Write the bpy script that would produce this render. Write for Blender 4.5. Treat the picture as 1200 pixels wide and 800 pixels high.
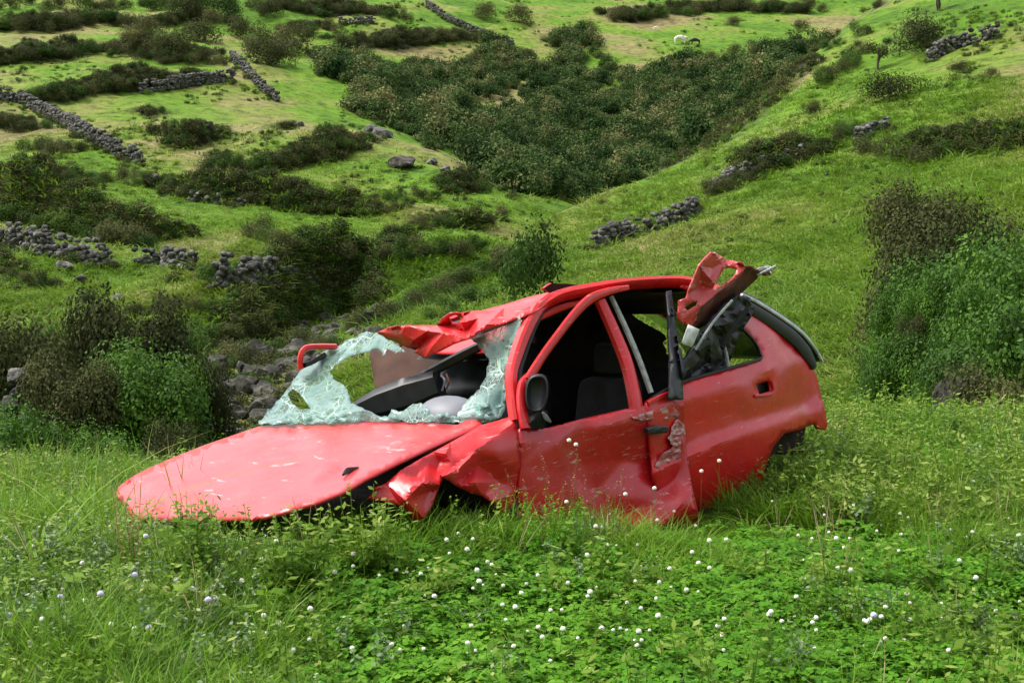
import bpy, bmesh, math, random
import numpy as np
from mathutils import Vector, Matrix, noise
from mathutils.geometry import delaunay_2d_cdt

for o in list(bpy.data.objects):
    bpy.data.objects.remove(o)
scn = bpy.context.scene
COL = scn.collection
rad = math.radians

# ------------------------------------------------------------------ camera
FPX = 600 / math.tan(rad(20))            # focal length in pixels of a 1200 px wide picture
PITCH = math.atan(200 / FPX)
CAM = np.array([0.0, 0.0, 1.6])
cd = bpy.data.cameras.new('camera')
cd.sensor_fit = 'HORIZONTAL'
cd.angle = rad(40)
cd.clip_start, cd.clip_end = 0.1, 3000
cam = bpy.data.objects.new('camera', cd)
COL.objects.link(cam)
cam.location = CAM
cam.rotation_euler = (math.pi / 2 - PITCH, 0, 0)
scn.camera = cam

# ------------------------------------------------------------------ sky, sun, exposure
SUN_EL, SUN_AZ = 62, -75                 # bright overcast, light from high on the left
wd = bpy.data.worlds.new('World')
scn.world = wd
wd.use_nodes = True
wn = wd.node_tree
bg = wn.nodes['Background']
sky = wn.nodes.new('ShaderNodeTexSky')
sky.sky_type = 'NISHITA'
sky.sun_disc = False
sky.sun_elevation = rad(SUN_EL)
sky.sun_rotation = rad(SUN_AZ)
sky.air_density = 1.0
sky.dust_density = 4.0
sky.ozone_density = 1.0
hs = wn.nodes.new('ShaderNodeHueSaturation')       # cloud cover: the blue is mostly gone
hs.inputs['Saturation'].default_value = 0.35
wn.links.new(sky.outputs[0], hs.inputs['Color'])
wn.links.new(hs.outputs[0], bg.inputs[0])
bg.inputs[1].default_value = 0.15
sl = bpy.data.lights.new('sun', 'SUN')
sl.energy = 1.5
sl.angle = rad(14)
sl.color = (1.0, 0.96, 0.88)
sun = bpy.data.objects.new('sun', sl)
COL.objects.link(sun)
sd = Vector((math.sin(rad(SUN_AZ)) * math.cos(rad(SUN_EL)), math.cos(rad(SUN_AZ)) * math.cos(rad(SUN_EL)), math.sin(rad(SUN_EL))))
sun.rotation_euler = sd.to_track_quat('Z', 'Y').to_euler()
sun.location = (0, 0, 60)
vs = scn.view_settings
vs.view_transform = 'Standard'
vs.look = 'None'
vs.gamma = 1
vs.use_curve_mapping = False
vs.exposure = 1.22

# ------------------------------------------------------------------ helpers
rng = np.random.default_rng(7)
random.seed(7)


def ray(px, py):
    u = (px - 600) / FPX
    v = (400 - py) / FPX
    return np.array([u, math.cos(PITCH) + v * math.sin(PITCH), -math.sin(PITCH) + v * math.cos(PITCH)])


def mesh_np(name, V, faces, mats=(), attr=None, midx=None, smooth=False):
    """faces: list of (n,k) int arrays"""
    me = bpy.data.meshes.new(name)
    V = np.asarray(V, dtype=np.float32)
    if not isinstance(faces, list):
        faces = [faces]
    faces = [np.asarray(f, dtype=np.int32) for f in faces if len(f)]
    loops = np.concatenate([f.ravel() for f in faces])
    tot = np.concatenate([np.full(len(f), f.shape[1], np.int32) for f in faces])
    start = np.concatenate([[0], np.cumsum(tot)[:-1]]).astype(np.int32)
    me.vertices.add(len(V))
    me.vertices.foreach_set('co', V.ravel())
    me.loops.add(len(loops))
    me.loops.foreach_set('vertex_index', loops)
    me.polygons.add(len(tot))
    me.polygons.foreach_set('loop_start', start)
    me.polygons.foreach_set('loop_total', tot)
    if smooth:
        me.polygons.foreach_set('use_smooth', np.ones(len(tot), bool))
    for m in mats:
        me.materials.append(m)
    if midx is not None:
        me.polygons.foreach_set('material_index', np.asarray(midx, np.int32))
    if attr is not None:
        a = me.attributes.new('rnd', 'FLOAT', 'FACE')
        a.data.foreach_set('value', np.asarray(attr, np.float32))
    me.update(calc_edges=True)
    return me


def link(name, me, parent=None):
    o = bpy.data.objects.new(name, me)
    COL.objects.link(o)
    if parent is not None:
        o.parent = parent
    return o


def tag(o, label=None, cat=None, group=None, kind=None):
    if label:
        o['label'] = label
    if cat:
        o['category'] = cat
    if group:
        o['group'] = group
    if kind:
        o['kind'] = kind
    return o


def fbm(x, y, seed, scale, octv=4):
    """cheap vectorised value noise, about -1..1"""
    x = np.asarray(x, float) / scale
    y = np.asarray(y, float) / scale
    out = np.zeros_like(x)
    amp, tot = 1.0, 0.0
    for o in range(octv):
        xi, yi = np.floor(x), np.floor(y)
        fx, fy = x - xi, y - yi
        fx, fy = fx * fx * (3 - 2 * fx), fy * fy * (3 - 2 * fy)

        def h(i, j):
            n = np.sin(i * 127.1 + j * 311.7 + seed * 74.7 + o * 19.3) * 43758.5453
            return (n - np.floor(n)) * 2 - 1
        v = (h(xi, yi) * (1 - fx) + h(xi + 1, yi) * fx) * (1 - fy) + (h(xi, yi + 1) * (1 - fx) + h(xi + 1, yi + 1) * fx) * fy
        out += v * amp
        tot += amp
        amp *= 0.5
        x, y = x * 2.03 + 11.3, y * 2.03 + 5.7
    return out / tot * 1.5


# ------------------------------------------------------------------ materials
def mat_new(name):
    m = bpy.data.materials.new(name)
    m.use_nodes = True
    nt = m.node_tree
    nt.nodes.clear()
    out = nt.nodes.new('ShaderNodeOutputMaterial')
    return m, nt, out


def N(nt, typ, **kw):
    n = nt.nodes.new('ShaderNode' + typ)
    for k, v in kw.items():
        if k.startswith('i_'):
            key = k[2:]
            n.inputs[int(key) if key.isdigit() else key.replace('_', ' ')].default_value = v
        else:
            setattr(n, k, v)
    return n


def ramp(nt, stops, interp='LINEAR'):
    r = nt.nodes.new('ShaderNodeValToRGB')
    cr = r.color_ramp
    cr.interpolation = interp
    while len(cr.elements) < len(stops):
        cr.elements.new(0.5)
    for e, (p, c) in zip(cr.elements, stops):
        e.position = p
        e.color = (c[0], c[1], c[2], 1)
    return r


def plain(name, col, rough=0.6, spec=0.3, metal=0.0, var=0.25, scale=20.0, bump=0.0, coat=0.0):
    m, nt, out = mat_new(name)
    b = N(nt, 'BsdfPrincipled', i_Roughness=rough, i_Metallic=metal)
    b.inputs['Specular IOR Level'].default_value = spec
    b.inputs['Coat Weight'].default_value = coat
    tc = N(nt, 'TexCoord')
    nz = N(nt, 'TexNoise', i_Scale=scale, i_Detail=5.0)
    nt.links.new(tc.outputs['Object'], nz.inputs['Vector'])
    r = ramp(nt, [(0.3, [c * (1 - var) for c in col]), (0.7, [min(1, c * (1 + var)) for c in col])])
    nt.links.new(nz.outputs['Fac'], r.inputs[0])
    nt.links.new(r.outputs[0], b.inputs['Base Color'])
    if bump:
        bp = N(nt, 'Bump', i_Strength=bump, i_Distance=0.02)
        nt.links.new(nz.outputs['Fac'], bp.inputs['Height'])
        nt.links.new(bp.outputs[0], b.inputs['Normal'])
    nt.links.new(b.outputs[0], out.inputs[0])
    return m


def leaf_mat(name, stops, trans=0.3, rough=0.55, spec=0.25, patch=3.0, patch_amt=0.35, objrnd=0.0):
    """colour by per-leaf random value, drifting with place"""
    m, nt, out = mat_new(name)
    at = N(nt, 'Attribute', attribute_name='rnd')
    geo = N(nt, 'NewGeometry')
    nz = N(nt, 'TexNoise', i_Scale=1.0 / patch, i_Detail=3.0)
    nt.links.new(geo.outputs['Position'], nz.inputs['Vector'])
    mp = N(nt, 'MapRange', i_1=0.3, i_2=0.7, i_3=-patch_amt, i_4=patch_amt)
    nt.links.new(nz.outputs['Fac'], mp.inputs[0])
    ad = N(nt, 'Math', operation='ADD', use_clamp=True)
    nt.links.new(at.outputs['Fac'], ad.inputs[0])
    nt.links.new(mp.outputs[0], ad.inputs[1])
    src = ad
    if objrnd:
        oi = N(nt, 'ObjectInfo')
        mr = N(nt, 'MapRange', i_1=0.0, i_2=1.0, i_3=-objrnd, i_4=objrnd)
        nt.links.new(oi.outputs['Random'], mr.inputs[0])
        a2 = N(nt, 'Math', operation='ADD', use_clamp=True)
        nt.links.new(ad.outputs[0], a2.inputs[0])
        nt.links.new(mr.outputs[0], a2.inputs[1])
        src = a2
    r = ramp(nt, stops)
    nt.links.new(src.outputs[0], r.inputs[0])
    b = N(nt, 'BsdfPrincipled', i_Roughness=rough)
    b.inputs['Specular IOR Level'].default_value = spec
    nt.links.new(r.outputs[0], b.inputs['Base Color'])
    t = N(nt, 'BsdfTranslucent')
    nt.links.new(r.outputs[0], t.inputs[0])
    mx = N(nt, 'MixShader', i_0=trans)
    nt.links.new(b.outputs[0], mx.inputs[1])
    nt.links.new(t.outputs[0], mx.inputs[2])
    nt.links.new(mx.outputs[0], out.inputs[0])
    return m


SOIL = [(2.02, 5.75, 0.30), (1.05, 4.28, 0.16)]


def terrain_mat():
    m, nt, out = mat_new('pasture')
    geo = N(nt, 'NewGeometry')
    pos = geo.outputs['Position']

    def nz(scale, detail=5.0, rough=0.55):
        n = N(nt, 'TexNoise', i_Scale=scale, i_Detail=detail, i_Roughness=rough)
        nt.links.new(pos, n.inputs['Vector'])
        return n.outputs['Fac']
    r1 = ramp(nt, [(0.36, (0.066, 0.145, 0.011)), (0.46, (0.104, 0.205, 0.016)), (0.52, (0.150, 0.200, 0.034)), (0.60, (0.215, 0.195, 0.078)), (0.70, (0.15, 0.125, 0.055))])
    nt.links.new(nz(0.055, 6), r1.inputs[0])
    # tufts, darker and drier
    r2 = ramp(nt, [(0.36, (0.32, 0.34, 0.30)), (0.50, (0.95, 0.95, 0.95)), (0.68, (1.35, 1.25, 1.15))])
    nt.links.new(nz(0.9, 7, 0.7), r2.inputs[0])
    mu = N(nt, 'MixRGB', blend_type='MULTIPLY', i_0=0.85)
    nt.links.new(r1.outputs[0], mu.inputs[1])
    nt.links.new(r2.outputs[0], mu.inputs[2])
    r3 = ramp(nt, [(0.35, (0.55, 0.55, 0.55)), (0.6, (1.15, 1.15, 1.15))])
    nt.links.new(nz(5.0, 6, 0.7), r3.inputs[0])
    mu2 = N(nt, 'MixRGB', blend_type='MULTIPLY', i_0=0.6)
    nt.links.new(mu.outputs[0], mu2.inputs[1])
    nt.links.new(r3.outputs[0], mu2.inputs[2])
    # two worn patches of bare sandy soil in the meadow
    for (sx, sy, sr) in SOIL:
        ds = N(nt, 'VectorMath', operation='DISTANCE')
        cb = N(nt, 'CombineXYZ', i_X=sx, i_Y=sy, i_Z=0.0)
        sx_ = N(nt, 'SeparateXYZ')
        nt.links.new(pos, sx_.inputs[0])
        c2 = N(nt, 'CombineXYZ', i_Z=0.0)
        nt.links.new(sx_.outputs['X'], c2.inputs['X'])
        nt.links.new(sx_.outputs['Y'], c2.inputs['Y'])
        nt.links.new(c2.outputs[0], ds.inputs[0])
        nt.links.new(cb.outputs[0], ds.inputs[1])
        mr = N(nt, 'MapRange', i_1=sr * 1.6, i_2=sr * 0.9, i_3=0.0, i_4=1.0)
        nt.links.new(ds.outputs['Value'], mr.inputs[0])
        so = ramp(nt, [(0.35, (0.16, 0.12, 0.07)), (0.65, (0.36, 0.30, 0.20))])
        nt.links.new(nz(14.0, 8, 0.7), so.inputs[0])
        ms = N(nt, 'MixRGB')
        nt.links.new(mr.outputs[0], ms.inputs[0])
        nt.links.new(mu2.outputs[0], ms.inputs[1])
        nt.links.new(so.outputs[0], ms.inputs[2])
        mu2 = ms
    # steep banks show soil, rock and brown scrub
    sp = N(nt, 'SeparateXYZ')
    nt.links.new(geo.outputs['True Normal'], sp.inputs[0])
    st = N(nt, 'MapRange', i_1=0.88, i_2=0.76, i_3=0.0, i_4=1.0)
    nt.links.new(sp.outputs['Z'], st.inputs[0])
    rk = ramp(nt, [(0.3, (0.020, 0.022, 0.012)), (0.5, (0.055, 0.050, 0.030)), (0.62, (0.045, 0.065, 0.018)), (0.78, (0.16, 0.14, 0.11))])
    nt.links.new(nz(1.3, 8, 0.7), rk.inputs[0])
    mx = N(nt, 'MixRGB')
    nt.links.new(st.outputs[0], mx.inputs[0])
    nt.links.new(mu2.outputs[0], mx.inputs[1])
    nt.links.new(rk.outputs[0], mx.inputs[2])
    b = N(nt, 'BsdfPrincipled', i_Roughness=0.9)
    b.inputs['Specular IOR Level'].default_value = 0.1
    nt.links.new(mx.outputs[0], b.inputs['Base Color'])
    bp = N(nt, 'Bump', i_Strength=0.8, i_Distance=0.25)
    nt.links.new(nz(2.6, 8, 0.75), bp.inputs['Height'])
    nt.links.new(bp.outputs[0], b.inputs['Normal'])
    nt.links.new(b.outputs[0], out.inputs[0])
    return m


def rock_mat(name, c0, c1, c2, scale=3.0):
    m, nt, out = mat_new(name)
    geo = N(nt, 'NewGeometry')
    n = N(nt, 'TexNoise', i_Scale=scale, i_Detail=9.0, i_Roughness=0.7)
    nt.links.new(geo.outputs['Position'], n.inputs['Vector'])
    r = ramp(nt, [(0.3, c0), (0.5, c1), (0.68, c2)])
    nt.links.new(n.outputs['Fac'], r.inputs[0])
    b = N(nt, 'BsdfPrincipled', i_Roughness=0.9)
    b.inputs['Specular IOR Level'].default_value = 0.2
    nt.links.new(r.outputs[0], b.inputs['Base Color'])
    n2 = N(nt, 'TexNoise', i_Scale=scale * 4, i_Detail=8.0, i_Roughness=0.7)
    nt.links.new(geo.outputs['Position'], n2.inputs['Vector'])
    bp = N(nt, 'Bump', i_Strength=0.9, i_Distance=0.06)
    nt.links.new(n2.outputs['Fac'], bp.inputs['Height'])
    nt.links.new(bp.outputs[0], b.inputs['Normal'])
    nt.links.new(b.outputs[0], out.inputs[0])
    return m


M_TERR = terrain_mat()
M_STONE = rock_mat('lichened_stone', (0.022, 0.022, 0.020), (0.075, 0.072, 0.064), (0.27, 0.265, 0.24), 3.2)
M_ROCK = rock_mat('dark_rock', (0.012, 0.012, 0.011), (0.045, 0.042, 0.034), (0.15, 0.14, 0.115), 2.6)
M_SHRUB = leaf_mat('shrub_green', [(0.0, (0.017, 0.036, 0.008)), (0.45, (0.046, 0.088, 0.018)), (0.8, (0.082, 0.14, 0.028)), (1.0, (0.13, 0.18, 0.04))], 0.25, 0.8, 0.08, patch=6, patch_amt=0.2, objrnd=0.25)
M_HEATH = leaf_mat('heath_dark', [(0.0, (0.018, 0.024, 0.008)), (0.45, (0.052, 0.064, 0.020)), (0.8, (0.098, 0.100, 0.036)), (1.0, (0.15, 0.125, 0.055))], 0.2, 0.8, 0.08, patch=6, patch_amt=0.15, objrnd=0.2)
M_LEAFY = leaf_mat('leafy_green', [(0.0, (0.018, 0.045, 0.006)), (0.45, (0.055, 0.13, 0.014)), (0.8, (0.10, 0.21, 0.022)), (1.0, (0.17, 0.28, 0.04))], 0.3, 0.6, 0.15, patch=0.8, patch_amt=0.25)
M_WOOD = leaf_mat('valley_green', [(0.0, (0.014, 0.034, 0.009)), (0.35, (0.040, 0.080, 0.020)), (0.6, (0.078, 0.122, 0.032)), (0.82, (0.13, 0.13, 0.058)), (1.0, (0.20, 0.20, 0.07))], 0.15, 0.85, 0.06, patch=3.5, patch_amt=0.5, objrnd=0.2)
M_BARK = plain('bark', (0.07, 0.055, 0.04), 0.9, 0.1, var=0.5, scale=12, bump=0.6)
M_GRASS = leaf_mat('grass_blades', [(0.0, (0.045, 0.115, 0.008)), (0.45, (0.135, 0.275, 0.016)), (0.8, (0.23, 0.38, 0.034)), (0.93, (0.33, 0.41, 0.09)), (1.0, (0.46, 0.44, 0.2))], 0.48, 0.5, 0.18, patch=1.1, patch_amt=0.16)
M_HILLGRASS = leaf_mat('hill_grass', [(0.0, (0.08, 0.155, 0.010)), (0.5, (0.14, 0.245, 0.02)), (1.0, (0.25, 0.26, 0.07))], 0.4, 0.6, 0.15, patch=9, patch_amt=0.4)
M_CLOVER = leaf_mat('clover_leaves', [(0.0, (0.035, 0.12, 0.008)), (0.5, (0.098, 0.27, 0.014)), (1.0, (0.20, 0.39, 0.036))], 0.46, 0.6, 0.12, patch=0.7, patch_amt=0.2)
M_WEED = leaf_mat('weed_leaves', [(0.0, (0.034, 0.082, 0.008)), (0.45, (0.11, 0.215, 0.02)), (0.8, (0.215, 0.32, 0.045)), (1.0, (0.37, 0.43, 0.12))], 0.46, 0.6, 0.12, patch=0.6, patch_amt=0.25)
M_BROADWEED = leaf_mat('broad_weed', [(0.0, (0.045, 0.105, 0.010)), (0.45, (0.13, 0.235, 0.022)), (0.8, (0.22, 0.31, 0.05)), (1.0, (0.38, 0.42, 0.13))], 0.42, 0.55, 0.15, patch=0.6, patch_amt=0.25)
M_PALEWEED = leaf_mat('pale_weed', [(0.0, (0.05, 0.10, 0.03)), (0.5, (0.12, 0.20, 0.07)), (1.0, (0.34, 0.40, 0.26))], 0.3, 0.5, 0.3, patch=0.6, patch_amt=0.2)
M_DRY = leaf_mat('dry_stems', [(0.0, (0.14, 0.10, 0.05)), (0.6, (0.30, 0.24, 0.11)), (1.0, (0.48, 0.42, 0.24))], 0.3, 0.6, 0.2, patch=0.5, patch_amt=0.2)
M_FLOWER = plain('clover_white', (0.80, 0.80, 0.68), 0.7, 0.2, var=0.15, scale=300)
M_LILAC = plain('petal_lilac', (0.62, 0.56, 0.74), 0.7, 0.2, var=0.2, scale=200)
M_STALK = plain('flower_stalk', (0.09, 0.17, 0.03), 0.7, 0.2, var=0.2, scale=60)
M_SORREL = leaf_mat('sorrel_seed', [(0.0, (0.10, 0.05, 0.02)), (0.5, (0.24, 0.15, 0.06)), (1.0, (0.40, 0.34, 0.13))], 0.3, 0.6, 0.2, patch=0.3, patch_amt=0.2)

# ------------------------------------------------------------------ terrain heights
def PT(px, py, d):
    r = ray(px, py)
    return CAM + r * (d / r[1])


def tps_fit(pts):
    P_ = np.array(pts, float)
    n = len(P_)
    r2 = ((P_[:, None, :2] - P_[None, :, :2]) ** 2).sum(-1)
    K_ = 0.5 * r2 * np.log(r2 + 1e-9)
    A = np.zeros((n + 3, n + 3))
    A[:n, :n] = K_ + np.eye(n) * 6.0
    A[:n, n] = 1
    A[:n, n + 1:] = P_[:, :2]
    A[n:, :n] = A[:n, n:].T
    w = np.linalg.solve(A, np.concatenate([P_[:, 2], [0, 0, 0]]))

    def f(x, y):
        out = w[n] + w[n + 1] * x + w[n + 2] * y
        for i in range(n):
            q = (x - P_[i, 0]) ** 2 + (y - P_[i, 1]) ** 2
            out = out + w[i] * 0.5 * q * np.log(q + 1e-9)
        return out
    return f


LP = [(-300, 440, 40), (-300, 340, 54), (-300, 200, 92), (-300, 60, 170), (-300, -40, 250),
      (0, 430, 40), (0, 340, 52), (0, 270, 66), (0, 200, 90), (0, 130, 125), (0, 60, 170), (0, 0, 225),
      (200, 440, 36), (200, 360, 50), (200, 290, 68), (200, 220, 92), (200, 140, 130), (200, 60, 180), (200, 0, 235),
      (370, 440, 36), (370, 350, 55), (370, 290, 72), (400, 220, 95), (400, 150, 125), (380, 80, 170), (400, 0, 245),
      (520, 300, 72), (520, 240, 90), (520, 190, 112), (640, 250, 98), (680, 232, 140), (600, 150, 185), (700, 120, 205),
      (800, 150, 185), (900, 120, 195), (700, 60, 240), (850, 80, 225), (950, 50, 250), (700, 0, 300), (950, 0, 305),
      (500, 100, 195), (450, 55, 225), (1200, 60, 240), (1500, 40, 250), (1500, -60, 330), (600, -60, 380), (100, -60, 330)]
LPTS = [tuple(PT(*p)) for p in LP] + [(-25, 18, -5.5), (-8, 18, -5.5), (5, 18, -6), (20, 20, -7), (4, 45, -6.5), (20, 60, -6), (40, 60, -6),
                                      (12, 95, -5), (40, 100, -4), (-20, 0, -7), (15, 0, -8), (0, 8, -7)]
RP = [(980, 440, 24), (1100, 440, 20.5), (1200, 440, 18.5), (900, 330, 38), (1000, 330, 34), (1100, 330, 30), (1200, 330, 26), (700, 330, 46),
      (800, 270, 52), (900, 230, 56), (1000, 220, 52), (1100, 200, 50), (1200, 200, 44), (700, 285, 58), (850, 200, 68), (1000, 130, 74), (1100, 110, 74),
      (1200, 100, 68), (1200, 0, 96), (1100, 30, 96), (450, 372, 42), (520, 322, 50), (640, 272, 62), (690, 237, 68), (850, 167, 79), (950, 100, 92),
      (1050, 0, 118), (560, 350, 45), (620, 330, 47), (480, 390, 38), (430, 425, 33), (1400, 330, 23), (1500, 100, 60), (1400, 0, 90), (1500, 420, 17)]
RPTS = [tuple(PT(*p)) for p in RP] + [(-15, 38, -9), (-30, 55, -12), (-10, 25, -8), (0, 15, -5.5), (10, 12, -4.5), (22, 8, -3), (0, 5, -7), (60, 40, 4)]
fL, fR = tps_fit(LPTS), tps_fit(RPTS)
CREST = np.array([PT(*p)[:2] for p in [(450, 372, 42), (520, 322, 50), (640, 272, 62), (690, 237, 68), (850, 167, 79), (950, 100, 92), (1050, 0, 118)]])
CREST = np.vstack([CREST[0] + (CREST[0] - CREST[1]) * 3, CREST, CREST[-1] + (CREST[-1] - CREST[-2]) * 6])


def line_dist(x, y, L):
    """distance, signed side (positive = left of direction) and along-parameter to a polyline"""
    x, y = np.asarray(x, float), np.asarray(y, float)
    best = np.full(x.shape, 1e9)
    side = np.zeros(x.shape)
    along = np.zeros(x.shape)
    acc = 0
    for a, b in zip(L[:-1], L[1:]):
        dx, dy = b - a
        ln = math.hypot(dx, dy) + 1e-9
        t = np.clip(((x - a[0]) * dx + (y - a[1]) * dy) / ln ** 2, 0, 1)
        ex, ey = x - (a[0] + t * dx), y - (a[1] + t * dy)
        d = np.hypot(ex, ey)
        m = d < best
        best = np.where(m, d, best)
        side = np.where(m, np.sign(dx * ey - dy * ex), side)
        along = np.where(m, acc + t * ln, along)
        acc += ln
    return best, side, along, acc


def smax(a, b, k):
    return np.maximum(a, b) + k * np.log1p(np.exp(-np.abs(a - b) / k))


def knoll(x, y):
    back_ = np.maximum(0, -y - 2.0)
    base = np.where(y > 0, -0.055 * y, -0.02 * y) + np.minimum(0.42 * back_ * back_ / (back_ + 3.0), 30)     # unseen slope added behind the camera, keeps low sky off the car's near side
    crest = 10.2 + 0.32 * np.clip(x, -6, 9) + 0.4 * np.sin(x * 0.9)
    over = np.maximum(0, np.hypot(y - crest, 0.8) + (y - crest) - 0.8) * 0.5
    base = base + 0.16 * np.exp(-(((x + 1.0) / 1.7) ** 2 + ((y - 6.2) / 1.0) ** 2))     # soft mound the car's nose has run into
    return np.maximum(base - 0.34 * over - 0.05 * np.minimum(over, 9) ** 2 * 0.5 + 0.05 * fbm(x, y, 3, 1.7), -7.0)


STEPS = []      # terrace banks: (plan polyline, step height, field width)


def H(x, y, detail=True):
    x, y = np.asarray(x, float), np.asarray(y, float)
    az = np.abs(np.arctan2(x, np.maximum(y, 0.01)))
    fade = np.clip((rad(62) - az) / rad(25), 0, 1)
    fade = fade * fade * (3 - 2 * fade)
    l = np.clip(fL(x, y), -12, 62)
    r = np.clip(fR(x, y), -14, 45)
    d, s, _, _ = line_dist(x, y, CREST)
    back = np.where(s > 0, d, 0)
    r = r - 0.55 * np.maximum(0, np.sqrt(back ** 2 + 4) - 2)
    if detail:
        rr = np.hypot(x, y)
        amp = np.clip((rr - 20) / 60, 0.15, 1)
        l = l + amp * (0.55 * fbm(x, y, 11, 14, 5) + 0.22 * fbm(x, y, 15, 3.0, 3))
        r = r + amp * (0.35 * fbm(x, y, 12, 11, 4) + 0.16 * fbm(x, y, 16, 2.2, 3))
        for L, h, w in STEPS:
            lo, hi = L.min(0) - w - 3, L.max(0) + w + 3
            m = (x > lo[0]) & (x < hi[0]) & (y > lo[1]) & (y < hi[1])
            if not m.any():
                continue
            d, s, al, tot = line_dist(x[m], y[m], L)
            sg = d * s
            tw = np.clip(0.0058 * np.hypot(x[m], y[m]), 0.35, 1.0)
            h = h * np.clip(1.15 + 0.6 * fbm(al, al * 0 + tot, 31, 5.0, 2), 0.35, 1.8)
            sg = sg + 0.5 * fbm(x[m], y[m], 33, 2.5, 2)
            up = np.clip((sg + tw) / (2 * tw), 0, 1)
            up = up * up * (3 - 2 * up)
            f = h * up * np.clip(1 - np.maximum(sg, 0) / w, 0, 1) * np.clip(al / 5, 0, 1) * np.clip((tot - al) / 5, 0, 1)
            l[m] += f
            r[m] += f
    l = l * fade - 9 * (1 - fade)
    r = r * fade - 9 * (1 - fade)
    return smax(knoll(x, y), smax(l, r, 0.5), 0.25)


def hit_many(P_, far=340, near=3.0, detail=False):
    P_ = np.asarray(P_, float)
    u = (P_[:, 0] - 600) / FPX
    v = (400 - P_[:, 1]) / FPX
    D = np.stack([u, math.cos(PITCH) + v * math.sin(PITCH), -math.sin(PITCH) + v * math.cos(PITCH)], 1)
    D = D / D[:, 1:2]
    ts = near * (far / near) ** np.linspace(0, 1, 420)
    X = D[:, 0:1] * ts
    Y = np.broadcast_to(ts, X.shape)
    Z = CAM[2] + D[:, 2:3] * ts
    g = Z - H(X, Y, detail)
    below = g < 0
    k = np.where(below.any(1), below.argmax(1), len(ts) - 1)
    k = np.maximum(k, 1)
    i = np.arange(len(P_))
    g0, g1 = g[i, k - 1], g[i, k]
    f = np.clip(g0 / np.where(np.abs(g0 - g1) < 1e-9, 1, g0 - g1), 0, 1)
    t = ts[k - 1] + (ts[k] - ts[k - 1]) * f
    return np.stack([D[:, 0] * t, t, CAM[2] + D[:, 2] * t], 1)


def densify(px, n):
    px = np.asarray(px, float)
    seg = np.concatenate([[0], np.cumsum(np.hypot(*np.diff(px, axis=0).T))])
    t = np.linspace(0, seg[-1], n)
    return np.stack([np.interp(t, seg, px[:, 0]), np.interp(t, seg, px[:, 1])], 1)


def ground_line(px, n=24):
    """pixel polyline -> plan polyline on the smooth hills"""
    q = hit_many(densify(px, n), near=16)
    return q[:, :2]


# terrace banks and walls as they run over the hills (pixel polyline, bank height, field width behind it)
BANKS = [
    ([(0, 36), (60, 36), (120, 28), (170, 34), (230, 24), (275, 30)], 1.5, 12),
    ([(0, 74), (60, 70), (110, 62), (160, 66), (200, 74), (262, 76)], 1.5, 12),
    ([(30, 122), (80, 117), (120, 110), (165, 107), (220, 99), (275, 92)], 1.4, 12),
    ([(165, 172), (220, 176), (275, 158)], 1.6, 8),
    ([(243, 206), (300, 204), (350, 192), (400, 178), (440, 170)], 1.3, 8),
    ([(145, 212), (180, 222), (220, 233), (260, 238), (300, 240), (350, 246), (420, 252), (480, 248)], 1.2, 8),
    ([(0, 250), (40, 262), (80, 272), (120, 284), (165, 290)], 2.0, 9),
    ([(370, 300), (420, 304), (480, 306), (560, 300)], 1.4, 8),
    ([(160, 370), (220, 364), (285, 372)], 1.4, 6),
    ([(220, 412), (280, 398), (330, 384), (400, 366), (440, 362)], 2.4, 7),
    ([(400, 60), (464, 52), (520, 50), (562, 50)], 1.9, 12),
    ([(715, 27), (760, 22), (800, 16), (860, 13), (960, 16)], 1.9, 12),
    ([(830, 232), (870, 212), (910, 198), (950, 184), (1000, 160)], 1.2, 6),
    ([(1010, 182), (1085, 188), (1125, 178), (1200, 172)], 0.9, 6),
    ([(0, 148), (30, 150), (58, 152)], 1.0, 6),
    ([(30, 178), (70, 174), (108, 178)], 1.0, 6),
    ([(50, 212), (100, 210), (145, 218)], 1.1, 7),
    ([(0, 328), (30, 330), (66, 338)], 1.0, 6),
    ([(330, 38), (370, 36), (402, 38)], 1.3, 10),
    ([(300, 14), (350, 14), (420, 20), (480, 24)], 1.3, 10),
    ([(360, 70), (402, 66)], 1.3, 10),
    ([(440, 236), (500, 232), (560, 226), (600, 232)], 0.9, 6),
    ([(290, 176), (330, 166), (372, 156)], 1.0, 7),
    ([(480, 272), (540, 262), (590, 258)], 0.9, 6),
    ([(120, 128), (180, 136), (225, 132)], 0.8, 8),
    ([(700, 290), (750, 275), (800, 260), (815, 250)], 0.7, 5),
]
BANKS = [([(-260, p[0][1] + 6), (-120, p[0][1] - 4)] * (p[0][0] == 0) + p + [(1420, p[-1][1] - 8)] * (p[-1][0] == 1200), h, w) for p, h, w in BANKS]      # they go on outside the picture
_st = [(ground_line(p), h, w) for p, h, w in BANKS]
STEPS.extend(_st)

# the ground: one sheet, polar grid fine in view and coarse elsewhere
az = np.concatenate([np.linspace(-180, -60, 25)[:-1], np.linspace(-60, -23, 32)[:-1], np.linspace(-23, 23, 560), np.linspace(23, 60, 32)[1:], np.linspace(60, 180, 25)[1:]])
rr = np.concatenate([[0.0], 0.6 * (18 / 0.6) ** np.linspace(0, 1, 90), 18 * (420 / 18) ** np.linspace(0, 1, 640)[1:], [520, 700, 1000]])
A_, R_ = np.meshgrid(np.radians(az), rr)
X_, Y_ = np.sin(A_) * R_, np.cos(A_) * R_
Z_ = H(X_, Y_)
na, nr = len(az), len(rr)
idx = np.arange(na * nr).reshape(nr, na)
quads = np.stack([idx[:-1, :-1], idx[:-1, 1:], idx[1:, 1:], idx[1:, :-1]], -1).reshape(-1, 4)[:, ::-1]
g_me = mesh_np('ground', np.stack([X_, Y_, Z_], -1).reshape(-1, 3), quads, [M_TERR], smooth=True)
ground = tag(link('ground', g_me), kind='structure')



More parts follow.
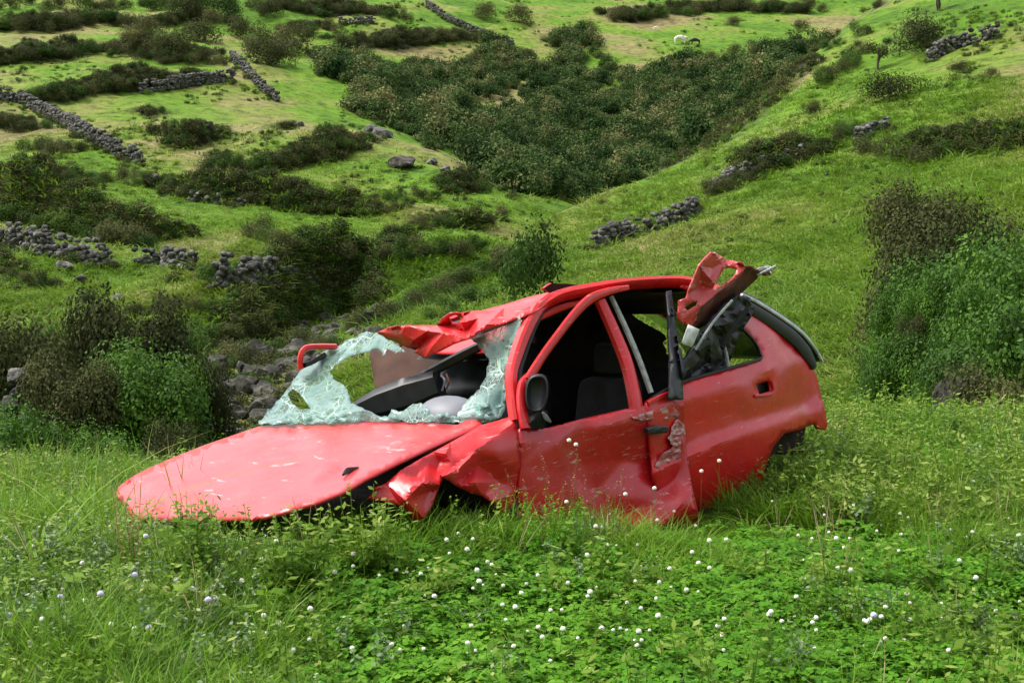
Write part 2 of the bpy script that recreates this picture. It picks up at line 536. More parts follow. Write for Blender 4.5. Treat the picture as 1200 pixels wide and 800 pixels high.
def H_grid(x, y, detail=True):
    """ground height read back from the finished sheet"""
    x, y = np.asarray(x, float), np.asarray(y, float)
    a = np.degrees(np.arctan2(x, y))
    r = np.hypot(x, y)
    i = np.clip(np.searchsorted(rr, r) - 1, 0, nr - 2)
    j = np.clip(np.searchsorted(az, a) - 1, 0, na - 2)
    fi = np.clip((r - rr[i]) / (rr[i + 1] - rr[i]), 0, 1)
    fj = np.clip((a - az[j]) / (az[j + 1] - az[j]), 0, 1)
    return (Z_[i, j] * (1 - fj) + Z_[i, j + 1] * fj) * (1 - fi) + (Z_[i + 1, j] * (1 - fj) + Z_[i + 1, j + 1] * fj) * fi


H = H_grid

# ------------------------------------------------------------------ car paint and other car materials
def paint_mat(name, base, chalk=0.35, scrape=0.0, coat=0.45):
    m, nt, out = mat_new(name)
    tc = N(nt, 'TexCoord')
    v = tc.outputs['Object']

    def nz(scale, detail=6.0, rough=0.6, vec=v):
        n = N(nt, 'TexNoise', i_Scale=scale, i_Detail=detail, i_Roughness=rough)
        nt.links.new(vec, n.inputs['Vector'])
        return n.outputs['Fac']
    r = ramp(nt, [(0.3, [c * 0.78 for c in base]), (0.7, [min(1, c * 1.12) for c in base])])
    nt.links.new(nz(2.4), r.inputs[0])
    col = r.outputs[0]
    # dried mud and grime
    d = N(nt, 'MapRange', i_1=0.64, i_2=0.86, i_3=0.0, i_4=0.35)
    nt.links.new(nz(5.5, 9, 0.75), d.inputs[0])
    mx = N(nt, 'MixRGB')
    mx.inputs[2].default_value = (0.12, 0.055, 0.035, 1)
    nt.links.new(d.outputs[0], mx.inputs[0])
    nt.links.new(col, mx.inputs[1])
    # scrapes down to primer: stretched thin noise
    mpn = N(nt, 'Mapping')
    mpn.inputs['Scale'].default_value = (5, 5, 22)
    mpn.inputs['Rotation'].default_value = (0.0, 0.25, 0.0)
    nt.links.new(v, mpn.inputs[0])
    s1 = N(nt, 'MapRange', i_1=0.68 - 0.2 * scrape, i_2=0.72 - 0.2 * scrape, i_3=0.0, i_4=0.75)
    nt.links.new(nz(2.0, 10, 0.72, mpn.outputs[0]), s1.inputs[0])
    rs = ramp(nt, [(0.35, (0.50, 0.22, 0.20)), (0.5, (0.62, 0.42, 0.40)), (0.68, (0.20, 0.19, 0.18))])
    nt.links.new(nz(30.0), rs.inputs[0])
    mx2 = N(nt, 'MixRGB')
    nt.links.new(s1.outputs[0], mx2.inputs[0])
    nt.links.new(mx.outputs[0], mx2.inputs[1])
    nt.links.new(rs.outputs[0], mx2.inputs[2])
    # long thin scratches
    mp2 = N(nt, 'Mapping')
    mp2.inputs['Scale'].default_value = (2.2, 2.2, 75)
    mp2.inputs['Rotation'].default_value = (0.12, -0.35, 0.0)
    nt.links.new(v, mp2.inputs[0])
    s2 = N(nt, 'MapRange', i_1=0.66, i_2=0.70, i_3=0.0, i_4=0.6)
    nt.links.new(nz(2.0, 4, 0.6, mp2.outputs[0]), s2.inputs[0])
    mx3 = N(nt, 'MixRGB')
    mx3.inputs[2].default_value = (0.60, 0.36, 0.34, 1)
    nt.links.new(s2.outputs[0], mx3.inputs[0])
    nt.links.new(mx2.outputs[0], mx3.inputs[1])
    mx2 = mx3
    b = N(nt, 'BsdfPrincipled')
    b.inputs['Specular IOR Level'].default_value = 0.35
    b.inputs['Coat Weight'].default_value = coat
    b.inputs['Coat IOR'].default_value = 1.55
    rr_ = N(nt, 'MapRange', i_1=0.3, i_2=0.75, i_3=chalk - 0.08, i_4=chalk + 0.2)
    nt.links.new(nz(7.0, 8), rr_.inputs[0])
    nt.links.new(rr_.outputs[0], b.inputs['Roughness'])
    cr = N(nt, 'MapRange', i_1=0.3, i_2=0.75, i_3=0.16, i_4=0.38)
    nt.links.new(nz(4.0, 8), cr.inputs[0])
    nt.links.new(cr.outputs[0], b.inputs['Coat Roughness'])
    nt.links.new(mx2.outputs[0], b.inputs['Base Color'])
    bp = N(nt, 'Bump', i_Strength=0.12, i_Distance=0.02)
    nt.links.new(nz(9.0, 4), bp.inputs['Height'])
    nt.links.new(bp.outputs[0], b.inputs['Normal'])
    nt.links.new(b.outputs[0], out.inputs[0])
    return m


M_RED = paint_mat('faded_red_paint', (0.60, 0.009, 0.012), 0.35, 0.26)
M_HOOD = paint_mat('sun_faded_bonnet_paint', (0.52, 0.022, 0.024), 0.4, 0.25, 0.6)
M_DOOR = paint_mat('scuffed_door_paint', (0.50, 0.008, 0.013), 0.38, 0.42)
M_REDSCR = paint_mat('scraped_red_paint', (0.54, 0.010, 0.014), 0.4, 0.22)
M_REDTORN = paint_mat('torn_red_metal', (0.46, 0.03, 0.025), 0.45, 0.5)
M_BARE = paint_mat('scraped_bare_metal', (0.36, 0.06, 0.055), 0.5, 0.95)
M_BLACK = plain('black_plastic', (0.014, 0.015, 0.018), 0.45, 0.4, var=0.4, scale=15)
M_RUBBER = plain('worn_rubber', (0.30, 0.32, 0.31), 0.7, 0.3, var=0.35, scale=30)
M_DARKTRIM = plain('dark_trim', (0.020, 0.019, 0.021), 0.8, 0.2, var=0.4, scale=9)
M_LINER = plain('muddy_liner', (0.035, 0.024, 0.02), 0.9, 0.15, var=0.5, scale=9, bump=0.5)
M_BROWN = plain('brown_board', (0.062, 0.029, 0.019), 0.8, 0.2, var=0.3, scale=6)
M_GREY = plain('grey_plastic', (0.17, 0.175, 0.20), 0.5, 0.4, var=0.12, scale=10)
M_PALE = plain('pale_metal', (0.55, 0.60, 0.62), 0.4, 0.5, var=0.25, scale=14)
M_LABEL = plain('white_sticker', (0.62, 0.62, 0.60), 0.6, 0.3, var=0.25, scale=25)
M_RUST = plain('rusty_inner_metal', (0.10, 0.028, 0.02), 0.75, 0.3, var=0.6, scale=9, bump=0.3)


def glass_mat():
    m, nt, out = mat_new('shattered_glass')
    tc = N(nt, 'TexCoord')
    vo = N(nt, 'TexVoronoi', feature='DISTANCE_TO_EDGE', i_Scale=38.0)
    nt.links.new(tc.outputs['Object'], vo.inputs['Vector'])
    vo2 = N(nt, 'TexVoronoi', feature='DISTANCE_TO_EDGE', i_Scale=9.0)
    nt.links.new(tc.outputs['Object'], vo2.inputs['Vector'])
    mn = N(nt, 'Math', operation='MINIMUM')
    nt.links.new(vo.outputs[0], mn.inputs[0])
    nt.links.new(vo2.outputs[0], mn.inputs[1])
    nz = N(nt, 'TexNoise', i_Scale=7.0, i_Detail=6.0, i_Roughness=0.65)
    nt.links.new(tc.outputs['Object'], nz.inputs['Vector'])
    # crushed and milky where the cracks are dense, clear elsewhere
    cl = N(nt, 'MapRange', i_1=0.40, i_2=0.58, i_3=0.90, i_4=0.12)
    nt.links.new(nz.outputs['Fac'], cl.inputs[0])
    ck = N(nt, 'MapRange', i_1=0.0, i_2=0.035, i_3=1.0, i_4=0.0)
    nt.links.new(mn.outputs[0], ck.inputs[0])
    op = N(nt, 'Math', operation='MAXIMUM')
    nt.links.new(cl.outputs[0], op.inputs[0])
    nt.links.new(ck.outputs[0], op.inputs[1])
    rc = ramp(nt, [(0.3, (0.12, 0.23, 0.21)), (0.48, (0.36, 0.52, 0.48)), (0.68, (0.70, 0.82, 0.79))])
    n3 = N(nt, 'TexNoise', i_Scale=7.0, i_Detail=6.0)
    nt.links.new(tc.outputs['Object'], n3.inputs['Vector'])
    nt.links.new(n3.outputs['Fac'], rc.inputs[0])
    b = N(nt, 'BsdfPrincipled', i_Roughness=0.2)
    b.inputs['Specular IOR Level'].default_value = 0.6
    nt.links.new(rc.outputs[0], b.inputs['Base Color'])
    tl = N(nt, 'BsdfTranslucent')
    nt.links.new(rc.outputs[0], tl.inputs[0])
    m1 = N(nt, 'MixShader', i_0=0.3)
    nt.links.new(b.outputs[0], m1.inputs[1])
    nt.links.new(tl.outputs[0], m1.inputs[2])
    tr = N(nt, 'BsdfTransparent')
    tr.inputs[0].default_value = (0.75, 0.9, 0.86, 1)
    m2 = N(nt, 'MixShader')
    nt.links.new(op.outputs[0], m2.inputs[0])
    nt.links.new(tr.outputs[0], m2.inputs[1])
    nt.links.new(m1.outputs[0], m2.inputs[2])
    bp = N(nt, 'Bump', i_Strength=0.5, i_Distance=0.006)
    nt.links.new(mn.outputs[0], bp.inputs['Height'])
    nt.links.new(bp.outputs[0], b.inputs['Normal'])
    nt.links.new(m2.outputs[0], out.inputs[0])
    return m


M_GLASS = glass_mat()
M_DARKGLASS = plain('dark_hatch_glass', (0.012, 0.016, 0.018), 0.08, 0.6, var=0.2, scale=4)

# ------------------------------------------------------------------ the car's pose: x forward, y to its left, z up, origin on the ground amidships
def car_pose(th, ph, ro, A, YA, loc):
    th, ph, ro = map(rad, (th, ph, ro))
    f = np.array([-math.cos(th) * math.cos(ph), -math.sin(th) * math.cos(ph), -math.sin(ph)])
    l0 = np.array([math.sin(th), -math.cos(th), 0])
    u0 = np.cross(f, l0)
    l = l0 * math.cos(ro) + u0 * math.sin(ro)
    u = np.cross(f, l)
    Mx = np.array([f, l, u])
    d = ray(*A)
    p = CAM + d * (YA / d[1])
    return Mx, p - Mx.T @ np.array(loc)


CM, CO = car_pose(44, 3.5, 4, (612, 500), 7.0, (0, 0.80, 0.95))
CC = CM @ (CAM - CO)                       # the camera seen from the car


def lray(px, py):
    return CM @ ray(px, py)


def on(px, py, ax, val):
    """where the line of sight meets a plane of the car"""
    d = lray(px, py)
    i = 'xyz'.index(ax)
    return CC + d * ((val - CC[i]) / d[i])


def side_y(x, z):
    y = 0.80
    if z > 0.93:
        y -= 0.36 * (z - 0.93)
    if z > 0.86:
        y -= 0.02 * min(1, (z - 0.86) / 0.07)
    if z < 0.42:
        y -= 0.35 * (0.42 - z) ** 2 * 2
    if x < -1.5:
        y -= 0.13 * min(1.2, (-1.5 - x)) ** 2
    if x > 0.6:
        y -= 0.10 * (x - 0.6) ** 2
    return y


def side(px, py, off=0.0):
    y = 0.8
    for _ in range(14):
        p = on(px, py, 'y', y + off)
        y = 0.5 * y + 0.5 * side_y(p[0], p[2])
    return p


def plane_fit(ctrl):
    """surface through control points (px, py, axis, value): inverse depth is linear in the picture for a plane"""
    A, b = [], []
    for px, py, ax, v in ctrl:
        p = on(px, py, ax, v)
        t = np.dot(p - CC, lray(px, py)) / np.dot(lray(px, py), lray(px, py))
        row = [1, px / 600, py / 600]
        if len(ctrl) >= 6:
            row += [(px / 600) ** 2, (px / 600) * (py / 600), (py / 600) ** 2]
        elif len(ctrl) >= 4:
            row += [(px / 600) * (py / 600)]
        A.append(row)
        b.append(1 / t)
    w = np.linalg.lstsq(np.array(A), np.array(b), rcond=None)[0]

    def f(px, py, off=0.0):
        row = [1, px / 600, py / 600]
        if len(ctrl) >= 6:
            row += [(px / 600) ** 2, (px / 600) * (py / 600), (py / 600) ** 2]
        elif len(ctrl) >= 4:
            row += [(px / 600) * (py / 600)]
        t = 1 / float(np.dot(w, row)) - off / np.linalg.norm(lray(px, py))
        return CC + lray(px, py) * t
    return f


def in_poly(p, poly):
    x, y = p[0], p[1]
    c = False
    j = len(poly) - 1
    for i in range(len(poly)):
        a, b = poly[i], poly[j]
        if (a[1] > y) != (b[1] > y) and x < (b[0] - a[0]) * (y - a[1]) / (b[1] - a[1]) + a[0]:
            c = not c
        j = i
    return c


def tin(feats):
    pts = [Vector((f[0], f[1])) for f in feats]
    r = delaunay_2d_cdt(pts, [], [], 0, 1e-4)
    vs_, fs = r[0], r[2]
    src = r[3]
    val = [feats[s[0]][2] if s else 0.0 for s in src]

    def f(px, py):
        for t in fs:
            a, b, c = (vs_[i] for i in t)
            d = (b.y - c.y) * (a.x - c.x) + (c.x - b.x) * (a.y - c.y)
            if abs(d) < 1e-9:
                continue
            w0 = ((b.y - c.y) * (px - c.x) + (c.x - b.x) * (py - c.y)) / d
            w1 = ((c.y - a.y) * (px - c.x) + (a.x - c.x) * (py - c.y)) / d
            w2 = 1 - w0 - w1
            if min(w0, w1, w2) > -1e-4:
                return w0 * val[t[0]] + w1 * val[t[1]] + w2 * val[t[2]]
        k = min(range(len(feats)), key=lambda i: (feats[i][0] - px) ** 2 + (feats[i][1] - py) ** 2)
        return feats[k][2]
    return f


def tin_edges(feats):
    r = delaunay_2d_cdt([Vector((f[0], f[1])) for f in feats], [], [], 0, 1e-4)
    return [((r[0][a].x, r[0][a].y), (r[0][b].x, r[0][b].y)) for a, b in r[1]]


def resample(poly, step, closed=True):
    out = []
    n = len(poly)
    for i in range(n if closed else n - 1):
        a, b = np.array(poly[i], float), np.array(poly[(i + 1) % n], float)
        k = max(1, int(round(np.linalg.norm(b - a) / step)))
        for j in range(k):
            out.append(tuple(a + (b - a) * j / k))
    if not closed:
        out.append(tuple(poly[-1]))
    return out


car = bpy.data.objects.new('wrecked_car', None)
COL.objects.link(car)
car.matrix_world = Matrix.Translation(Vector(CO)) @ Matrix(CM.T.tolist()).to_4x4()
tag(car, 'crashed and stripped red hatchback with smashed windscreen and torn door lying in the grass', 'car')


def finish(me, smooth_deg=30):
    me.polygons.foreach_set('use_smooth', np.ones(len(me.polygons), bool))
    me.set_sharp_from_angle(angle=rad(smooth_deg))


def panel(name, outline, surf, mat, step=6.0, feats=None, holes=(), crumple=0.0, cscale=6.0, thick=0.008, parent=None, seed=0, smooth_deg=28, ragged=0.0, relax=0):
    R = random.Random(seed + 100)
    edge = resample(outline, step)
    if ragged:
        edge = [(x + R.uniform(-ragged, ragged), y + R.uniform(-ragged, ragged)) for x, y in edge]
    loops = [edge] + [resample(h, step) for h in holes]
    pts, ed = [], []
    for lp in loops:
        s = len(pts)
        pts += lp
        ed += [(s + i, s + (i + 1) % len(lp)) for i in range(len(lp))]
    xs, ys = [p[0] for p in edge], [p[1] for p in edge]
    bnd = np.array(pts)
    if feats:
        for f_ in feats:
            if in_poly(f_, edge) and np.min(np.hypot(bnd[:, 0] - f_[0], bnd[:, 1] - f_[1])) > 0.3 * step:
                pts.append((f_[0], f_[1]))
        for (a, b) in tin_edges(feats):          # creases run along mesh edges
            L_ = math.hypot(b[0] - a[0], b[1] - a[1])
            for j in range(1, int(L_ / step)):
                t = j / max(1, int(L_ / step))
                c = (a[0] + (b[0] - a[0]) * t, a[1] + (b[1] - a[1]) * t)
                bb = np.array(pts)
                if in_poly(c, edge) and not any(in_poly(c, h) for h in loops[1:]) and np.min(np.hypot(bb[:, 0] - c[0], bb[:, 1] - c[1])) > 0.4 * step:
                    pts.append(c)
    bnd = np.array(pts)
    y = min(ys)
    row = 0
    while y < max(ys):
        x = min(xs) + (row % 2) * step / 2
        while x < max(xs):
            q = (x + R.uniform(-.2, .2) * step, y + R.uniform(-.2, .2) * step)
            if in_poly(q, edge) and not any(in_poly(q, h) for h in loops[1:]) and np.min(np.hypot(bnd[:, 0] - q[0], bnd[:, 1] - q[1])) > 0.5 * step:
                pts.append(q)
            x += step
        y += step * 0.87
        row += 1
    r = delaunay_2d_cdt([Vector(p) for p in pts], ed, [], 0, 1e-4)
    P2, tris = r[0], r[2]
    tris = [t for t in tris if in_poly(((P2[t[0]].x + P2[t[1]].x + P2[t[2]].x) / 3, (P2[t[0]].y + P2[t[1]].y + P2[t[2]].y) / 3), edge)
            and not any(in_poly(((P2[t[0]].x + P2[t[1]].x + P2[t[2]].x) / 3, (P2[t[0]].y + P2[t[1]].y + P2[t[2]].y) / 3), h) for h in loops[1:])]
    tf = tin(feats) if feats else None
    V = []
    for p in P2:
        off = tf(p.x, p.y) if tf else 0.0
        base = surf(p.x, p.y, off)
        if crumple:
            q = Vector(base * cscale) + Vector((seed, 0, 0))
            n_ = abs(noise.noise(q)) - 0.25 + 0.5 * (abs(noise.noise(q * 2.1)) - 0.25)
            base = surf(p.x, p.y, off + crumple * n_ * 2)
        V.append(base)
    V = np.array(V)
    T = np.array(tris)
    nb = len(loops[0]) + sum(len(h) for h in loops[1:])
    for _ in range(relax):                       # sheet metal bends over a small radius: soften the folds
        acc, cnt = np.zeros_like(V), np.zeros(len(V))
        for a, b in ((0, 1), (1, 2), (2, 0)):
            np.add.at(acc, T[:, a], V[T[:, b]])
            np.add.at(acc, T[:, b], V[T[:, a]])
            np.add.at(cnt, T[:, a], 1)
            np.add.at(cnt, T[:, b], 1)
        mean = acc / np.maximum(cnt, 1)[:, None]
        V[nb:] = V[nb:] * .5 + mean[nb:] * .5
    nrm = np.cross(V[T[:, 1]] - V[T[:, 0]], V[T[:, 2]] - V[T[:, 0]])
    if np.dot(nrm.sum(0), CC - V.mean(0)) < 0:
        T = T[:, ::-1]
    me = mesh_np(name, V, T, [mat])
    finish(me, smooth_deg)
    o = link(name, me, parent or car)
    if thick:
        s = o.modifiers.new('thickness', 'SOLIDIFY')
        s.thickness = thick
        s.offset = -1
    return o


def catmull(pts, n=6):
    P_ = [np.array(p, float) for p in pts]
    P_ = [2 * P_[0] - P_[1]] + P_ + [2 * P_[-1] - P_[-2]]
    out = []
    for i in range(1, len(P_) - 2):
        for j in range(n):
            t = j / n
            a, b, c, d = P_[i - 1:i + 3]
            out.append(0.5 * ((2 * b) + (c - a) * t + (2 * a - 5 * b + 4 * c - d) * t * t + (3 * b - a - 3 * c + d) * t ** 3))
    out.append(P_[-2])
    return out


def beam(name, pts3, w, t, mat, out_dir=(0, 1, 0), parent=None, n=5, jitter=0.0, seed=0):
    """bar of rounded rectangular section (w across, t deep) along 3D points; w may be a list"""
    R = random.Random(seed)
    path = catmull(pts3, n)
    ws = np.interp(np.linspace(0, 1, len(path)), np.linspace(0, 1, len(w)), w) if hasattr(w, '__len__') else [w] * len(path)
    sec = [(-.5, -.3), (-.3, -.5), (.3, -.5), (.5, -.3), (.5, .3), (.3, .5), (-.3, .5), (-.5, .3)]
    V, Fq = [], []
    od = Vector(out_dir)
    for i, p in enumerate(path):
        a, b = path[max(0, i - 1)], path[min(len(path) - 1, i + 1)]
        tg = Vector(b - a).normalized()
        sd_ = tg.cross(od).normalized()
        nn = sd_.cross(tg).normalized()
        for sx, sy in sec:
            q = Vector(p) + sd_ * sx * ws[i] + nn * sy * t
            if jitter:
                q += Vector((R.uniform(-1, 1), R.uniform(-1, 1), R.uniform(-1, 1))) * jitter
            V.append(q)
    k = len(sec)
    for i in range(len(path) - 1):
        for j in range(k):
            Fq.append((i * k + j, i * k + (j + 1) % k, (i + 1) * k + (j + 1) % k, (i + 1) * k + j))
    me = bpy.data.meshes.new(name)
    me.from_pydata([tuple(v) for v in V], [], Fq + [tuple(range(k))[::-1], tuple(range((len(path) - 1) * k, len(path) * k))])
    me.materials.append(mat)
    bm = bmesh.new()
    bm.from_mesh(me)
    bmesh.ops.recalc_face_normals(bm, faces=bm.faces)
    bm.to_mesh(me)
    bm.free()
    finish(me, 40)
    return link(name, me, parent or car)


def lbox(name, x, y, z, mat, bev=0.02, parent=None, taper=1.0, shear=0.0, seg=2):
    """bevelled box in car coordinates; the top may be narrower or pushed back"""
    bm = bmesh.new()
    bmesh.ops.create_cube(bm, size=1.0)
    for v in bm.verts:
        top = v.co.z > 0
        k = taper if top else 1
        v.co = Vector(((x[0] + x[1]) / 2 + v.co.x * (x[1] - x[0]) * k + (shear if top else 0), (y[0] + y[1]) / 2 + v.co.y * (y[1] - y[0]) * k, (z[0] + z[1]) / 2 + v.co.z * (z[1] - z[0])))
    bmesh.ops.bevel(bm, geom=list(bm.edges), offset=bev, segments=seg, affect='EDGES', profile=0.6)
    me = bpy.data.meshes.new(name)
    bm.to_mesh(me)
    bm.free()
    me.materials.append(mat)
    finish(me, 35)
    return link(name, me, parent or car)


# ------------------------------------------------------------------ car: floor, engine bay and cabin
lbox('floor_pan', (-1.85, 0.55), (-0.74, 0.74), (0.10, 0.20), M_LINER, 0.03)
lbox('engine_bay', (0.30, 0.95), (-0.5, 0.5), (0.2, 0.62), M_LINER, 0.06)
lbox('front_crossmember', (0.92, 1.06), (-0.55, 0.5), (0.34, 0.5), M_LINER, 0.04)
lbox('bulkhead', (0.12, 0.24), (-0.70, 0.70), (0.18, 0.82), M_DARKTRIM, 0.03)
lbox('boot_floor', (-2.5, -1.7), (-0.6, 0.6), (0.47, 0.53), M_DARKTRIM, 0.04)
for s in (0.36, -0.38):
    st = lbox('front_seat', (-0.95, -0.45), (s - 0.25, s + 0.25), (0.18, 0.42), M_DARKTRIM, 0.07)
    lbox('seat_back', (-1.12, -0.95), (s - 0.25, s + 0.25), (0.36, 1.0), M_DARKTRIM, 0.07, parent=st, taper=0.85, shear=-0.12)
    lbox('headrest', (-1.22, -1.12), (s - 0.12, s + 0.12), (1.02, 1.2), M_DARKTRIM, 0.04, parent=st, taper=.8)
rs = lbox('rear_bench', (-1.75, -1.3), (-0.62, 0.62), (0.2, 0.45), M_DARKTRIM, 0.07)
lbox('bench_back', (-1.98, -1.8), (-0.64, 0.64), (0.4, 0.92), M_DARKTRIM, 0.06, parent=rs, shear=-0.1)

# dashboard lies broken across the windscreen opening
ws_surf = plane_fit([(590, 490, 'y', .66), (305, 497, 'y', -.72), (608, 372, 'y', .58), (442, 390, 'y', -.58)])
def behind(px, py, off=0.0):
    return ws_surf(px, py, -0.42 + off)
def behind2(px, py, off=0.0):
    return ws_surf(px, py, -0.75 + off)
dash = beam('dashboard', [behind(418, 481, .10), behind(446, 472, .08), behind(480, 461, .05), behind(515, 449, .02)], [.10, .17, .19, .15], .22, M_BLACK, tuple(lray(470, 465)))
beam('steering_column', [behind(478, 450), behind(510, 433), behind(540, 417), behind(563, 405)], [.055, .06, .06, .05], .06, M_BLACK, tuple(lray(520, 430)), parent=dash)
beam('wiring', [behind(517, 440, .03), behind(521, 446, .05), behind(518, 458, .03)], .012, .012, M_GREY, tuple(lray(520, 450)), parent=dash)
beam('wiring', [behind(523, 438, .03), behind(526, 447, .05), behind(523, 456, .03)], .01, .01, M_RUST, tuple(lray(520, 450)), parent=dash)
# instrument cowl: a squashed grey dome
bm = bmesh.new()
bmesh.ops.create_uvsphere(bm, u_segments=28, v_segments=14, radius=1)
c0 = ws_surf(527, 487, -0.16)
for v in bm.verts:
    q = v.co.copy()
    if q.z < 0:
        q.z *= 0.2
    v.co = Vector(c0) + Vector((q.x * .16, q.y * .19 + q.z * -.02, q.z * .105))
me = bpy.data.meshes.new('instrument_cowl')
bm.to_mesh(me)
bm.free()
me.materials.append(M_GREY)
finish(me, 50)
link('instrument_cowl', me, car)
# brown door card fallen inward behind the roof fold
panel('door_card', [(433, 412), (437, 440), (441, 463), (456, 462), (480, 452), (512, 436), (548, 408), (552, 396), (520, 398), (480, 402)], behind2, M_BROWN, 7, [(433, 412, 0), (441, 463, 0), (446, 412, .03), (452, 462, .03), (548, 408, -.05), (480, 430, .0), (512, 436, 0), (552, 396, 0)], thick=0.03)
# dark panel standing in for the cabin's shade behind the steering column
panel('cabin_shade_panel', [(518, 425), (552, 405), (572, 412), (574, 440), (566, 456), (548, 464), (520, 462), (508, 452)], behind2, M_BLACK, 8, crumple=0.02, thick=0.05)

# ------------------------------------------------------------------ car: bonnet and crumpled wing
hood_surf = plane_fit([(556, 501, 'y', .62), (305, 499, 'y', -.74), (300, 600, 'y', .56), (150, 574, 'y', -.62)])
HOOD = [(136, 577), (139, 570), (145, 565), (157, 557), (170, 550), (202, 536), (240, 521), (275, 509), (295, 502), (305, 499), (345, 497), (400, 494), (440, 492.5), (500, 494.5), (536, 497.5),
        (550, 489), (562, 480), (564, 489), (564, 497), (556, 502), (528, 514), (500, 526), (470, 540), (446, 552), (426, 562), (405, 575), (370, 589), (332, 599.5), (307, 606.5), (295, 609), (280, 609), (240, 609), (202, 610), (155, 607), (150, 597), (139, 583)]
HF_ = [(136, 577, -.05), (150, 597, -.10), (155, 607, -.13), (202, 610, -.10), (280, 609, -.06), (295, 609, -.04), (160, 580, .0), (200, 592, .0), (280, 596, .012), (307, 606, -.01), (170, 550, -.03), (240, 521, -.03), (305, 499, -.03),
      (180, 574, .03), (300, 541, .05), (420, 505, .03), (300, 560, .022), (210, 583, .018), (360, 572, -.01), (400, 550, -.035), (398, 540, .03), (440, 532, .05), (470, 512, .012), (520, 506, .0), (370, 589, -.02), (426, 562, -.015), (470, 540, .012), (528, 514, .0),
      (345, 497, -.02), (440, 492, .0), (500, 494, -.01), (536, 497, .0), (562, 480, .09), (564, 497, .02), (556, 502, .0), (330, 585, .03), (405, 575, -.02), (470, 524, .04), (384, 515, .05)]
HF = [(a, b, c * 1.35) for a, b, c in HF_]
panel('bonnet', HOOD, hood_surf, M_HOOD, 6.5, HF, crumple=0.003, cscale=3.0, thick=0.014, smooth_deg=14, relax=1)
# cut in the bonnet
beam('bonnet_tear', [hood_surf(402, 556, .012), hood_surf(408, 551, .02), hood_surf(420, 547, .012)], [.01, .03, .004], .012, M_BLACK, tuple(lray(405, 550)))

WING = [(562, 498), (585, 492), (600, 487), (605, 492), (608, 520), (610, 545), (608, 575), (603, 590), (592, 605), (580, 591), (566, 581), (552, 578), (536, 570), (518, 558), (516, 568), (507, 590), (498, 608), (486, 611), (468, 592), (452, 588), (430, 583), (440, 572), (452, 566), (466, 554), (486, 541), (508, 529), (528, 518), (546, 508)]
WF = [(562, 498, -.06), (600, 487, -.06), (605, 492, -.02), (608, 520, .0), (610, 545, .0), (608, 575, -.02), (592, 605, -.04), (580, 591, .04), (566, 581, .05), (536, 570, .05), (518, 558, .10), (516, 568, .06), (498, 608, .08), (486, 611, .05),
      (468, 592, .06), (430, 583, -.06), (452, 566, -.02), (466, 554, -.02), (508, 529, -.05), (528, 518, -.06), (575, 515, .03), (590, 540, .02), (560, 545, -.03), (522, 532, .02), (516, 540, -.05), (529, 541, .01), (512, 551, -.04), (494, 566, .12),
      (475, 586, .12), (490, 560, -.02), (477, 562, .05), (500, 545, -.04), (505, 575, .02), (538, 549, .08), (556, 565, .09), (578, 588, .06), (545, 560, -.01), (585, 565, -.03), (597, 580, -.01), (560, 525, .02), (533, 545, .0)]
wing = panel('front_wing', WING, side, M_REDSCR, 4.5, WF, crumple=0.002, cscale=6, thick=0.006, smooth_deg=22, seed=3, relax=1)
lbox('wheel_well', (0.2, 0.95), (0.32, 0.66), (0.12, 0.55), M_LINER, 0.05)

# ------------------------------------------------------------------ car: front door
DOOR = [(609, 502), (625, 503), (642, 501), (680, 491), (731, 479.5), (784, 470), (802, 472), (801, 497), (804, 520), (806, 543), (811, 570), (818, 598), (826, 627), (815, 632), (778, 638), (742, 645), (723, 637), (690, 632), (650, 627), (615, 622), (608, 580), (611, 545)]
DF = [(609, 502, .0), (642, 501, -.01), (680, 491, -.015), (731, 479, -.015), (784, 470, .0), (802, 472, .02), (801, 497, .0), (804, 520, .03), (806, 543, .05), (811, 570, .10), (818, 598, .17), (826, 627, .07), (742, 645, .02), (778, 638, .05), (723, 637, .03),
      (650, 627, .0), (615, 622, .0), (608, 580, .0), (611, 545, .0), (742, 618, .09), (768, 590, .02), (790, 560, .0), (700, 575, -.045), (680, 540, -.03), (730, 540, -.06), (655, 520, .01), (700, 500, .01), (740, 492, .0), (640, 580, .01), (760, 545, -.05), (785, 535, -.02), (715, 610, -.03), (690, 600, .02), (722, 628, .06), (665, 555, .005), (775, 500, -.02), (800, 588, .14), (780, 612, .12), (770, 630, .07)]
door = panel('front_door', DOOR, side, M_DOOR, 5.0, DF, crumple=0.002, cscale=4, thick=0.02, smooth_deg=24, seed=5, relax=1)
panel('torn_skin', [(768, 545), (776, 531), (789, 523), (783, 512), (788, 500), (794, 490), (801, 497), (804, 510), (803, 522), (806, 535), (807, 547), (796, 549), (788, 553), (780, 549), (774, 551)], lambda a, b, off=0: side(a, b, off + .016), M_BARE, 4, None, crumple=0.013, cscale=15, thick=0.003, parent=door, seed=9, smooth_deg=10, ragged=1.2)
panel('torn_skin', [(740, 489), (760, 482), (782, 476), (797, 480), (795, 490), (785, 493), (772, 489), (755, 493)], lambda a, b, off=0: side(a, b, off + .006), M_BARE, 4, None, crumple=0.012, cscale=14, thick=0.003, parent=door, seed=11, smooth_deg=10, ragged=1)
beam('door_handle', [side(757, 505, .03), side(768, 503, .04), side(780, 503, .03)], [.03, .05, .035], .04, M_BLACK, parent=door)
# bent window frame of the front door
beam('window_frame', [side(618, 446, .03), side(636, 417, .045), side(655, 391, .055), (side(674, 367, .06)), side(692, 350, .06), side(714, 341, .05), side(735, 337, .03)], [.05, .042, .042, .045, .05, .04, .03], .03, M_RED, parent=door)
beam('frame_post', [side(619, 443, .02), side(612, 452, .02), side(611, 474, .015), side(616, 502, .01)], [.05, .05, .05, .06], .035, M_RED, parent=door)

